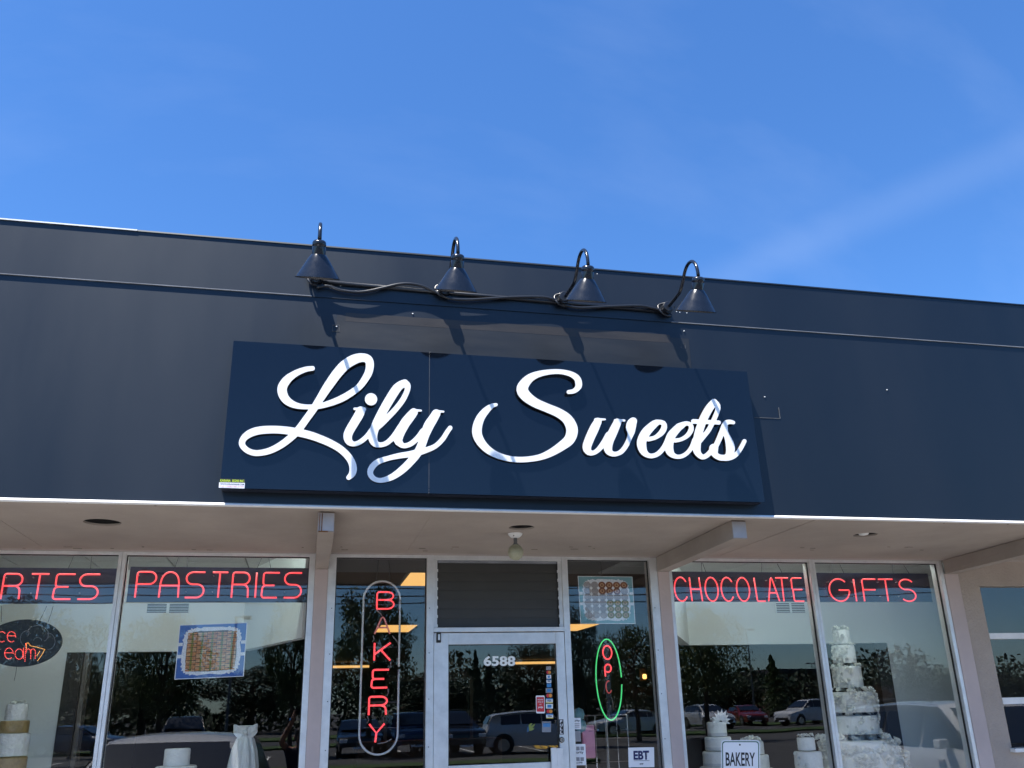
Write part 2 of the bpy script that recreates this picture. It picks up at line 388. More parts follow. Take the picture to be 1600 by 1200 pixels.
MB().box(XA, xq, YF-.014, YF-.0075, ZT-.002, ZT+.006).build('coping_edge', 'white_metal', fas)
MB().add([(XA, YF-.012, ZT-.004), (XB, YF-.012, ZT-.004), (XB, YF-.010, ZT+.006), (XA, YF-.010, ZT+.006), (XB, YF+.17, ZT+.012), (XA, YF+.17, ZT+.012)],
         [(0, 1, 2, 3), (3, 2, 4, 5)]).build('coping', 'fascia_paint', fas)
# white drip edge with a small sloping ledge
zz = ZS
MB().add([(XA, YF-.015, zz-.010), (XB, YF-.015, zz-.010), (XB, YF-.014, zz-.003), (XA, YF-.014, zz-.003), (XB, YF-.0005, zz+.005), (XA, YF-.0005, zz+.005), (XA, YF+.02, zz-.012), (XB, YF+.02, zz-.012)],
         [(0, 1, 2, 3), (3, 2, 4, 5), (1, 0, 6, 7)]).build('drip_edge', 'white_metal', fas)
# ghost of an older, wider sign: a slightly duller rectangle; its browner upper band is a painted reflection
def rectpx(name, x0, y0, x1, y1, dy, mat, parent, slope=.075, yp=None):
    yp = YF if yp is None else yp
    a = at(x0, y0, yp); b = at(x1, y1, yp); return box(name, mat, a[0], b[0], yp-dy, yp+.01, b[2], a[2], parent)
MB().box(wx(487.3, 470, YF), wx(1048.7, 508, YF), YF-.0062, YF+.02, ZSEAM-.0041, ZSEAM+.0031).build('joint_filler', 'fascia_paint', fas)
rectpx('ghost_or_reflection_patch', 527, 492, 1083, 600, .0025, 'fascia_patch', fas)
pa_, pb_ = at(540, 497, YF), at(1046, 519, YF); box('ghost_or_reflection_patch', 'reflection_brown', pa_[0], pb_[0], YF-.0029, YF+.01, at(545, 502.5, YF)[2], at(545, 489, YF)[2], fas)
for (px, py, w, h) in ((525, 513, 12, 9), (1067, 541, 9, 8)):
    a = at(px, py, YF); s = w/2*DF/FPX; t = .0012
    MB().box(a[0]-s, a[0]+s, YF-.004, YF, a[2]-s, a[2]-s+2*t).box(a[0]-s, a[0]-s+2*t, YF-.004, YF, a[2]-s+2*t, a[2]+s).box(a[0]+s-2*t, a[0]+s, YF-.004, YF, a[2]-s+2*t, a[2]+s).box(a[0]-s+2*t, a[0]+s-2*t, YF-.004, YF, a[2]+s-2*t, a[2]+s).build('glue_mark', 'old_glue', fas)
a = at(1219, 654, YF); b = at(1178, 651, YF)
MB().box(b[0], a[0], YF-.003, YF, a[2]-.003, a[2]+.001).box(a[0]-.003, a[0]+.001, YF-.003, YF, a[2]+.001, a[2]+.075).build('scratch_line', 'old_glue', fas)
for (px, py) in ((1195, 620), (1386, 609), (532, 447), (526, 510), (645, 490), (933, 428), (1062, 488), (1073, 489), (1057, 487), (1069, 517)):
    a = at(px, py, YF-.004); o = MB().lathe((0, 0, 0), [(.0, -.004), (.006, -.003), (.006, .003), (0, .004)], 8).build('screw', 'white_metal', fas); o.location = [float(v) for v in a]; o.scale = (.8, .5, .8)
# soffit with three recessed downlight holes
cans = [atz(160, 816.5, ZS), atz(815, 824.5, ZS), atz(1352, 836, ZS)]; rc = [.104, .082, .082]
loops = [[(XA, YF+.02), (XB, YF+.02), (XB, -.05), (XA, -.05)]]
for c, r_ in zip(cans, rc): loops.append([(c[0]+r_*math.cos(2*math.pi*i/28), c[1]+r_*math.sin(2*math.pi*i/28)) for i in range(28)])
me = fill_mesh(loops, .006); sf = put('soffit', me, 'soffit_paint', shop); sf.location = (0, 0, ZS+.0065)
for c, r_ in zip(cans, rc):
    MB().lathe((c[0], c[1], ZS+.012), [(r_+.004, .002), (r_+.004, .16), (.0, .161)], 24).build('downlight_can', 'black_hole', shop)
MB().lathe((cans[2][0]+.01, cans[2][1]+.03, ZS+.002), [(0, 0), (.03, .006), (.045, .03), (.03, .06), (.02, .09)], 18).build('bulb', 'porcelain', shop, smooth=True)
for x in np.arange(-11.5, 20, 2.44):        # panel joints of the soffit, hairline battens
    if all(abs(x-b) > .2 for b in BX): MB().box(x-.012, x+.012, YF+.03, -.17, ZS-.002, ZS+.001).build('soffit_joint', 'soffit_paint', sf)
for (px, py) in ((105, 786), (243, 790), (640, 797), (1010, 806), (1368, 813), (1475, 817), (1575, 819)):
    a = atz(px, py, ZS); MB().lathe((a[0], a[1], ZS-.003), [(0, 0), (.006, .001), (.006, .003)], 8).build('nail_head', 'grime', shop)
fl_ = MB()
for k in range(46):
    if k < 30: px_, py_ = random.uniform(5, 1450), random.uniform(853, 860)+random.random()*2; a = atz(px_, py_, ZS)
    else: a = (random.uniform(-2.2, 6.5), YF+.03+random.random()*.05, ZS)
    if any(abs(a[0]-b_) < .12 for b_ in BX) or a[1] > -.11: continue
    s1, s2 = random.uniform(.006, .03), random.uniform(.002, .006); fl_.box(a[0]-s1, a[0]+s1, a[1]-s2, a[1]+s2, ZS-.0015, ZS+.0002)
o = fl_.build('paint_flakes', 'grime', sf); o['kind'] = 'stuff'
# crown board over the window heads and the head rail
ZH = CAM[2]+.1625*6.6-.004
MB().add([(XA, -.10, ZS+.001), (XB, -.10, ZS+.001), (XB, -.062, ZH-.006), (XA, -.062, ZH-.006), (XB, .04, ZH-.006), (XA, .04, ZH-.006)],
         [(3, 2, 1, 0), (3, 5, 4, 2)]).build('crown_board', 'crown_paint', shop)
box('roof_deck', 'roof_dark', XA, XB, YF+.17, 21, ZS+.3, ZS+.42, shop)
# beams under the soffit, posts beneath them
for i, x in enumerate(BX):
    w = .049 if i != 1 else .047
    xf = BXF[i]; y0 = CAM[1]+5.10; v = [(xf-w, y0, ZS-.002), (xf+w, y0, ZS-.002), (x+w, -.0605, ZS-.002), (x-w, -.0605, ZS-.002), (xf-w, y0, 2.580), (xf+w, y0, 2.580), (x+w, -.09, 2.584), (x-w, -.09, 2.584), (x+w, -.0605, 2.584), (x-w, -.0605, 2.584)]
    bm_ = MB().add(v, [(0, 1, 5, 4), (1, 2, 8, 6, 5), (3, 0, 4, 7, 9), (4, 5, 6, 7), (7, 6, 8, 9), (3, 2, 1, 0)]).build('beam', 'soffit_paint', shop, bevel=.003)
    x = xf; MB().box(x-w+.004, x+w-.004, y0-.006, y0-.001, 2.587, ZS-.010).build('end_plate', 'plate_paint', bm_)
    if i == 1:
        MB().box(x-w+.008, x-w+.012, y0-.009, y0-.006, 2.581, ZS-.012).box(x-w+.021, x-w+.026, y0-.009, y0-.006, 2.581, ZS-.012).build('rust_streak', 'rust', bm_)
        MB().box(x-w+.006, x+.012, y0-.009, y0-.004, 2.578, 2.584).build('rust_streak', 'rust', bm_)
for i, (x0, x1) in enumerate(PX):
    box('post', 'post_paint', x0, x1, -.062, .06, 0, 2.5835, shop, bevel=.004)

# window walls: aluminium frames with panes
def frame_member(parent, x0, x1, z0, z1, y0=-.055, y1=.055, name='frame_bar', mat='aluminium'):
    return MB().box(x0, x1, y0, y1, z0, z1).build(name, mat, parent, bevel=.0015)
def window(x0, x1, z0, z1, fw=.045, name='display_window', fl=None, fr=None, sill=True):
    """frame sides inside [x0, x1]; the pane between them"""
    w = bpy.data.objects.new(name, None); COL.objects.link(w); w.parent = shop; w.empty_display_size = .1
    fl = fw if fl is None else fl; fr = fw if fr is None else fr
    if fl: frame_member(w, x0, x0+fl, z0, z1)
    if fr: frame_member(w, x1-fr, x1, z0, z1)
    frame_member(w, x0+fl+.0005, x1-fr-.0005, z1-.02, z1, -.05, .05)
    frame_member(w, x0+fl+.0005, x1-fr-.0005, z0, z0+.06, -.05, .05)
    MB().box(x0+fl, x1-fr, -.0035, .0035, z0+.06, z1-.02).build('pane', 'window_glass', w)
    g = .006
    MB().box(x0+fl, x0+fl+g, -.02, -.0045, z0+.06, z1-.02).box(x1-fr-g, x1-fr, -.02, -.0045, z0+.06, z1-.02).box(x0+fl+g, x1-fr-g, -.02, -.0045, z1-.02-g, z1-.02).build('gasket', 'dark_gasket', w)
    if fl > .05 or fr > .05:
        for zc in np.arange(.45, 2.6, .31):
            for (ok, xc) in ((fl > .05, x0+fl-.02), (fr > .05, x1-fr+.02)):
                if ok: MB().box(xc-.003, xc+.003, -.0575, -.055, zc-.003, zc+.003).build('screw_hole', 'dark_gasket', w)
    return w
ZB = .45; ZHD = ZH-.0065
xm = wx(190, 900); xmr = wx(1262, 880)+.006
window(PX[0][1], xm-.001, ZB, ZHD, fl=.07, fr=.0235)
window(xm+.001, PX[1][0], ZB, ZHD, fl=.0235, fr=.042)
dl, dr = wx(676, 1000), wx(879.5, 1000)
window(PX[1][1], dl+.0, ZB, ZHD, fl=.056, fr=.052)
window(dr, PX[2][0], ZB, ZHD, fl=.046, fr=.063)
window(PX[2][1], xmr-.001, ZB, ZHD, fl=.026, fr=.0235)
window(xmr+.001, PX[3][0], ZB, ZHD, fl=.0235, fr=.033)
for (x0, x1) in ((PX[0][1], xm-.001), (xm+.001, PX[1][0]), (PX[1][1], dl), (dr, PX[2][0]), (PX[2][1], xmr-.001), (xmr+.001, PX[3][0])):
    box('bulkhead_panel', 'post_paint', x0, x1, -.05, .05, 0, ZB-.0005, shop)
# door, header bar and louvred transom
zg = wz(780, 988.5); zt1 = wz(780, 878)
tw = bpy.data.objects.new('transom_window', None); COL.objects.link(tw); tw.parent = shop
frame_member(tw, dl+.0005, dr-.0005, zg+.003, wz(780, 981), -.055, .055, 'header_bar')
frame_member(tw, dl+.0005, dr-.0005, zt1+.004, ZHD, -.05, .05, 'head_bar')
for s_, x in ((1, dl+.001), (-1, dr-.001)):
    MB().box(min(x, x+s_*.026), max(x, x+s_*.026), -.035, .05, wz(780, 980.5), zt1+.003).build('side_track', 'aluminium', tw)
    MB().box(min(x+s_*.0265, x+s_*.032), max(x+s_*.0265, x+s_*.032), -.03, .02, wz(780, 980.5), zt1).build('gasket', 'dark_gasket', tw)
MB().box(dl+.033, dr-.033, -.03, .03, zt1-.014, zt1+.0035).build('head_track', 'joint_metal', tw)
z0, z1 = wz(780, 980.2), zt1-.016; n = 7; hh = (z1-z0)/n
for i in range(n):
    za = z0+i*hh; x0, x1 = dl+.034, dr-.034
    MB().add([(x0, -.020, za), (x1, -.020, za), (x1, -.0125, za+hh+.004), (x0, -.0125, za+hh+.004), (x0, -.014, za), (x1, -.014, za), (x1, -.0065, za+hh+.004), (x0, -.0065, za+hh+.004)],
             [(0, 1, 2, 3), (7, 6, 5, 4), (0, 4, 5, 1), (3, 2, 6, 7), (0, 3, 7, 4), (1, 5, 6, 2)]).build('louvre_slat', 'louvre_grey', tw)
    for x in (dl+.0285, dr-.0285): MB().box(x-.004, x+.004, -.033, -.030, za, za+.02).build('slat_clip', 'white_metal', tw)
# screen behind the louvres
MB().box(dl+.034, dr-.034, .040, .046, z0, z1).build('insect_screen', 'louvre_glass', tw)
door = bpy.data.objects.new('entrance_door', None); COL.objects.link(door); door.parent = shop
da, db, dzt = dl+.003, dr-.003, zg-.003
st_l = wx(699, 1010)-da; st_r = db-wx(866, 1010)
dy0, dy1 = -.05, -.005
MB().box(da, da+st_l, dy0, dy1, .01, dzt).build('stile', 'aluminium', door, bevel=.002)
MB().box(db-st_r, db, dy0, dy1, .01, dzt).build('stile', 'aluminium', door, bevel=.002)
zr = wz(780, 1007)
MB().box(da+st_l+.0005, db-st_r-.0005, dy0, dy1, zr, dzt-.0005).build('top_rail', 'aluminium', door, bevel=.002)
zm = wz(780, 1193); MB().box(da+st_l+.0005, db-st_r-.0005, dy0, dy1, zm-.045, zm).build('mid_rail', 'aluminium', door, bevel=.002)
MB().box(da+st_l+.0005, db-st_r-.0005, dy0, dy1, .01, .2).build('bottom_rail', 'aluminium', door, bevel=.002)
MB().box(da+st_l, db-st_r, -.031, -.025, zm, zr).build('pane', 'window_glass', door)
MB().box(da+st_l, db-st_r, -.031, -.025, .2, zm-.045).build('pane', 'window_glass', door)
g = .005; MB().box(da+st_l, da+st_l+g, -.04, -.032, zm, zr).box(db-st_r-g, db-st_r, -.04, -.032, zm, zr).box(da+st_l+g, db-st_r-g, -.04, -.032, zr-g, zr).build('gasket', 'dark_gasket', door)
# pivot, lock, handle, lettering on the stile
a0, a1 = at(682, 988, -.06), at(689, 1004, -.06); MB().box(a0[0], a1[0], -.068, -.0505, a1[2], a0[2]).build('pivot_block', 'dark_gasket', door, bevel=.003)
a0, a1 = at(684.5, 991, -.07), at(687.5, 1000, -.07); MB().box(a0[0], a1[0], -.072, -.0682, a1[2], a0[2]).build('pivot_cover', 'aluminium', door)
c = at(877.6, 1156, -.052)
m = MB(); m.tube([(c[0], -.0505, c[2]), (c[0], -.060, c[2])], .019, 20); m.build('lock_ring', 'dark_gasket', door)
m = MB(); m.tube([(c[0], -.0602, c[2]), (c[0], -.064, c[2])], .0145, 20); lk = m.build('lock_cylinder', 'chrome', door)
MB().box(c[0]-.0015, c[0]+.0015, -.0655, -.0642, c[2]-.007, c[2]+.007).build('keyhole', 'dark_gasket', lk)
a0, a1 = at(861, 1168.5, -.075), at(881.5, 1200, -.075)
hd = MB().box(a0[0], a1[0]-.052, -.082, -.060, .86, a0[2]).box(a1[0]-.0515, a1[0]-.006, -.076, -.0505, .86, a0[2]-.004).build('pull_handle', 'white_metal', door, bevel=.003)
# interior shell ---------------------------------------------------------------------------------------------------
inn = bpy.data.objects.new('shop_interior', None); COL.objects.link(inn); inn.parent = shop
ZC = 2.80; YB = 1.6
box('floor', 'room_floor', -4.2, 8.2, .06, 20, .0, .02, inn)
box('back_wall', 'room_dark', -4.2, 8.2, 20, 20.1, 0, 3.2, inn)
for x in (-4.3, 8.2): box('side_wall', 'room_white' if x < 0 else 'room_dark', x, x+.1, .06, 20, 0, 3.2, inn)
box('room_ceiling', 'room_brown', -4.2, 8.2, YB+.1, 20, 2.90, 2.99, inn)
cl = box('tile_ceiling', 'tile_grid', -4.2, 8.2, .05, YB+.099, ZC+.012, ZC+.06, inn)
for (a, b) in ((-4.1, .1), (2.7, 8.0)):
    x = a
    while x < b:
        for j in range(3):
            y0 = .12+j*.5
            MB().box(x+.008, min(x+.59, b), y0+.006, min(y0+.49, YB-.01), ZC, ZC+.014).build('ceiling_tile', 'tile_white', cl)
        x += .6
# white bulkheads over the openings and the walls beside them
def hole_px(px, py): return at(px, py, YB)
zbl = hole_px(235, 1018)[2]; zbr = hole_px(1150, 1007)[2]
xo = hole_px(104, 1029)[0]; xr_ = hole_px(1385, 1007)[0]
box('bulkhead', 'room_white', xo, -.52, YB, YB+.1, zbl, ZC+.011, inn)
MB().add([(-.52, YB, zbl), (-.02, .2, zbl), (-.02, .2, ZC+.011), (-.52, YB, ZC+.011), (-.46, YB+.08, zbl), (.04, .24, zbl), (.04, .24, ZC+.011), (-.46, YB+.08, ZC+.011)],
         [(0, 1, 2, 3), (5, 4, 7, 6), (1, 5, 6, 2), (4, 0, 3, 7), (4, 5, 1, 0)]).build('return_wall', 'room_white', inn)
box('partition_wall', 'room_white', -4.19, xo, YB, YB+.1, .021, ZC+.011, inn)
box('bulkhead', 'room_white', 3.58, xr_, YB, YB+.1, zbr, ZC+.011, inn)
MB().add([(3.58, YB, zbr), (2.86, .2, zbr), (2.86, .2, ZC+.011), (3.58, YB, ZC+.011), (3.52, YB+.08, zbr), (2.80, .24, zbr), (2.80, .24, ZC+.011), (3.52, YB+.08, ZC+.011)],
         [(3, 2, 1, 0), (6, 7, 4, 5), (2, 6, 5, 1), (7, 3, 0, 4), (0, 1, 5, 4)]).build('return_wall', 'room_white', inn)
box('partition_wall', 'room_white', xr_, 8.19, YB, YB+.1, .021, ZC+.011, inn)
box('opening_jamb', 'door_brown', xo+.001, xo+.13, YB-.012, YB+.14, .021, zbl-.001, inn)
box('opening_trim', 'trim_tan', xo+.13, xo+.165, YB+.02, YB+.16, .021, zbl-.001, inn)
box('opening_jamb', 'door_brown', xr_-.14, xr_-.001, YB-.012, YB+.14, .021, zbr-.001, inn)
# return-air grilles
for (x0, y0, x1, y1) in ((228, 943, 297, 957.5), (1210, 942, 1260, 957.5)):
    p, q = at(x0, y0, YB-.004), at(x1, y1, YB-.004)
    gr = MB().box(p[0], q[0], YB-.008, YB-.001, q[2], p[2]).build('air_grille', 'room_white', inn)
    n = 6
    for i in range(n):
        zc = q[2]+(i+.5)*(p[2]-q[2])/n
        for (xa, xb) in ((p[0]+.015, (p[0]+q[0])/2-.012), ((p[0]+q[0])/2+.012, q[0]-.015)):
            MB().box(xa, xb, YB-.0095, YB-.0081, zc-.005, zc+.003).build('grille_slot', 'black_hole', gr)
# ceiling lights of the shop, lit
def ceiling_light(px0, px1, t0, t1, group='lit ceiling troffers in the shop', label=''):
    y0, y1 = CAM[1]+t0, CAM[1]+t1; x0 = ray(px0[0], px0[1])[0]*t0; x1 = ray(px1[0], px1[1])[0]*t0
    e = empty('ceiling_light', ((x0+x1)/2, (y0+y1)/2, 2.898), label, 'ceiling light', group)
    MB().box(x0-.03, x1+.03, y0-.03, y1+.03, 2.885, 2.899).build('frame', 'tile_grid', e)
    MB().box(x0, x1, y0, y1, 2.878, 2.8845).build('diffuser', 'light_panel', e)
ceiling_light((646, 912), (700, 912), 8.55, 9.75, label='warm lit ceiling light nearest the glass behind the vertical neon sign')
ceiling_light((596, 976), (652, 976), 14.6, 15.9, label='warm lit ceiling light crossing the unlit neon letter A')
ceiling_light((882, 976), (936, 976), 14.6, 15.9, label='warm lit ceiling light below the picture of rolled pastries')
for (x0, x1, yy, lab) in ((806, 870, 1035.5, 'thin lit strip light level with the white door number'), (520, 577, 1041.5, 'thin lit strip light behind the neon letter K')):
    p, q = at(x0, yy-1.3, 19.9), at(x1, yy+1.3, 19.9)
    e = empty('strip_light', ((p[0]+q[0])/2, 19.96, q[2]), lab, 'strip light', 'strip lights on the back wall')
    MB().box(p[0], q[0], 19.93, 19.97, q[2], p[2]).build('tube', 'light_panel', e); MB().box(p[0], q[0], 19.971, 19.999, q[2]-.02, p[2]+.02).build('housing', 'tile_grid', e)
p = at(1007, 1055, 6.0)
e = empty('wall_sconce', (p[0], 6.05, p[2]-.05), 'small amber glowing lantern inside beside the oval neon sign', 'lamp')
MB().lathe((p[0], 6.0, p[2]-.05), [(.02, 0), (.030, .012), (.030, .055), (.018, .065)], 10).build('glass_shade', 'sconce_glow', e, smooth=True)
MB().box(p[0]-.05, p[0]+.05, 6.07, 6.2, p[2]-.08, p[2]+.1).build('bracket', 'room_dark', e)
box('room_pillar', 'room_dark', p[0]-.25, p[0]+.3, 6.2, 6.6, .021, 2.89, inn)
box('counter', 'room_brown', .9, 3.2, 8.5, 9.1, .021, 1.15, inn)
box('back_doorway', 'trim_tan', 1.6, 1.66, 12, 12.05, .021, 2.2, inn); box('back_doorway', 'trim_tan', 3.3, 3.36, 12, 12.05, .021, 2.2, inn); box('back_doorway', 'trim_tan', 1.66, 3.3, 12, 12.05, 2.14, 2.2, inn)
box('back_partition', 'room_brown', 1.66, 3.3, 12.06, 12.1, 2.2, 2.89, inn)
# display platforms in both windows
for (a, b) in ((-2.35, -.12), (2.95, 5.15)):
    box('display_table', 'room_white', a, b, .12, 1.25, .021, .70, inn)
# unseen strip lights added behind the window head to brighten the bulkheads
for (a, b, lab) in ((-2.3, -.15, 'added unseen fluorescent strip over the pastry window display'), (2.95, 5.1, 'added unseen fluorescent strip over the chocolate window display')):
    e = empty('added_display_light', ((a+b)/2, .14, ZC-.02), lab, 'strip light', 'added display window strip lights')
    MB().box(a, b, .10, .18, ZC-.014, ZC+.001).build('housing', 'tile_grid', e); m = MB(); m.tube([(a+.03, .14, ZC-.030), (b-.03, .14, ZC-.030)], .0125, 10); m.build('tube', 'added_display_tube', e, smooth=True)
# neighbouring unit: stuccoed wall with a three-light window
xw0 = wx(1541, 1000)+.0; zw = [wz(1545, 917), wz(1555, 990), wz(1560, 999), wz(1575, 1090), wz(1577, 1100), wz(1590, 1168)]
xw1 = xw0+1.15; zw1, zw0 = zw[0], zw[5]
nb = bpy.data.objects.new('stucco_wall', None); COL.objects.link(nb); nb.parent = shop
box('wall_panel', 'stucco', PX[3][1]+.001, xw0, -.045, .06, 0, ZHD+.0015, nb)
box('wall_panel', 'stucco', xw0+.0005, xw1-.0005, -.045, .06, 0, zw0-.03, nb); box('wall_panel', 'stucco', xw0+.0005, xw1-.0005, -.045, .06, zw1+.002, ZHD+.0015, nb)
box('wall_panel', 'stucco', xw1, XB, -.045, .06, 0, ZHD+.0015, nb)
box('wall_panel', 'stucco', XA, PX[0][0]-.001, -.045, .06, 0, ZHD+.0015, nb)
nw = bpy.data.objects.new('side_window', None); COL.objects.link(nw); nw.parent = shop
for (za, zb_) in ((zw[2], zw[1]), (zw[4], zw[3])): box('glazing_bar', 'white_metal', xw0+.001, xw1-.001, -.05, .0, za, zb_, nw)
box('window_sill', 'white_metal', xw0-.02, xw1+.02, -.10, .03, zw0-.029, zw0-.002, nw)
for (za, zb_) in ((zw[1], zw1), (zw[3], zw[2]), (zw0, zw[4])): MB().box(xw0+.001, xw1-.001, -.022, -.016, za, zb_).build('pane', 'window_glass', nw)
MB().box(6.15, xw1+.9, .9, .95, 0, 2.9).build('room_screen', 'room_dark', nw)
MB().box(8.31, XB, .061, .9, ZHD+.1, ZHD+.15).build('room_screen', 'room_dark', nw)

# ------------------------------------------------------------------ the big sign
YS = CAM[1]+DF-.095; YL = YS-.010
tl, tr, br, bl = at(366, 532, YS+.024), at(1167.3, 581.2, YS+.024), at(1194.6, 784, YS), at(342.5, 763, YS)
xl, xr = (tl[0]+bl[0])/2, (tr[0]+br[0])/2; zt, zb = (tl[2]+tr[2])/2, (bl[2]+br[2])/2
sign = empty('shop_sign', ((xl+xr)/2, YF, zb), 'long navy sign box with white script lettering on the fascia', 'sign')
xs = wx(671.5, 600, YS)
MB().box(xl+.002, xr-.002, YS+.031, YF-.003, zb+.002, zt-.002).build('sign_box', 'sign_side', sign)
TIP = -.024                                  # the faces lean back slightly at the top
for (xa_, xb_) in ((xl, xs-.0012), (xs+.0012, xr)):
    MB().add([(xa_, YS, zb), (xb_, YS, zb), (xb_, YS+.005, zb), (xa_, YS+.005, zb), (xa_, YS-TIP, zt), (xb_, YS-TIP, zt), (xb_, YS+.005-TIP, zt), (xa_, YS+.005-TIP, zt)], [(0, 3, 2, 1), (4, 5, 6, 7), (0, 1, 5, 4), (1, 2, 6, 5), (2, 3, 7, 6), (3, 0, 4, 7)]).build('face_panel', 'sign_navy', sign)
for z in (zb+.004, zb+.02, zt-.006): MB().box(xs-.002, xs+.002, YS-.0015, YS+.03, z-.003, z+.003).build('seam_clip', 'old_glue', sign)
MB().add([(xs-.0010, YS-.0008, zb+.03), (xs+.0010, YS-.0008, zb+.03), (xs+.0010, YS-TIP-.0012, zt-.012), (xs-.0010, YS-TIP-.0012, zt-.012)], [(0, 1, 2, 3)]).build('seam_strip', 'old_glue', sign)
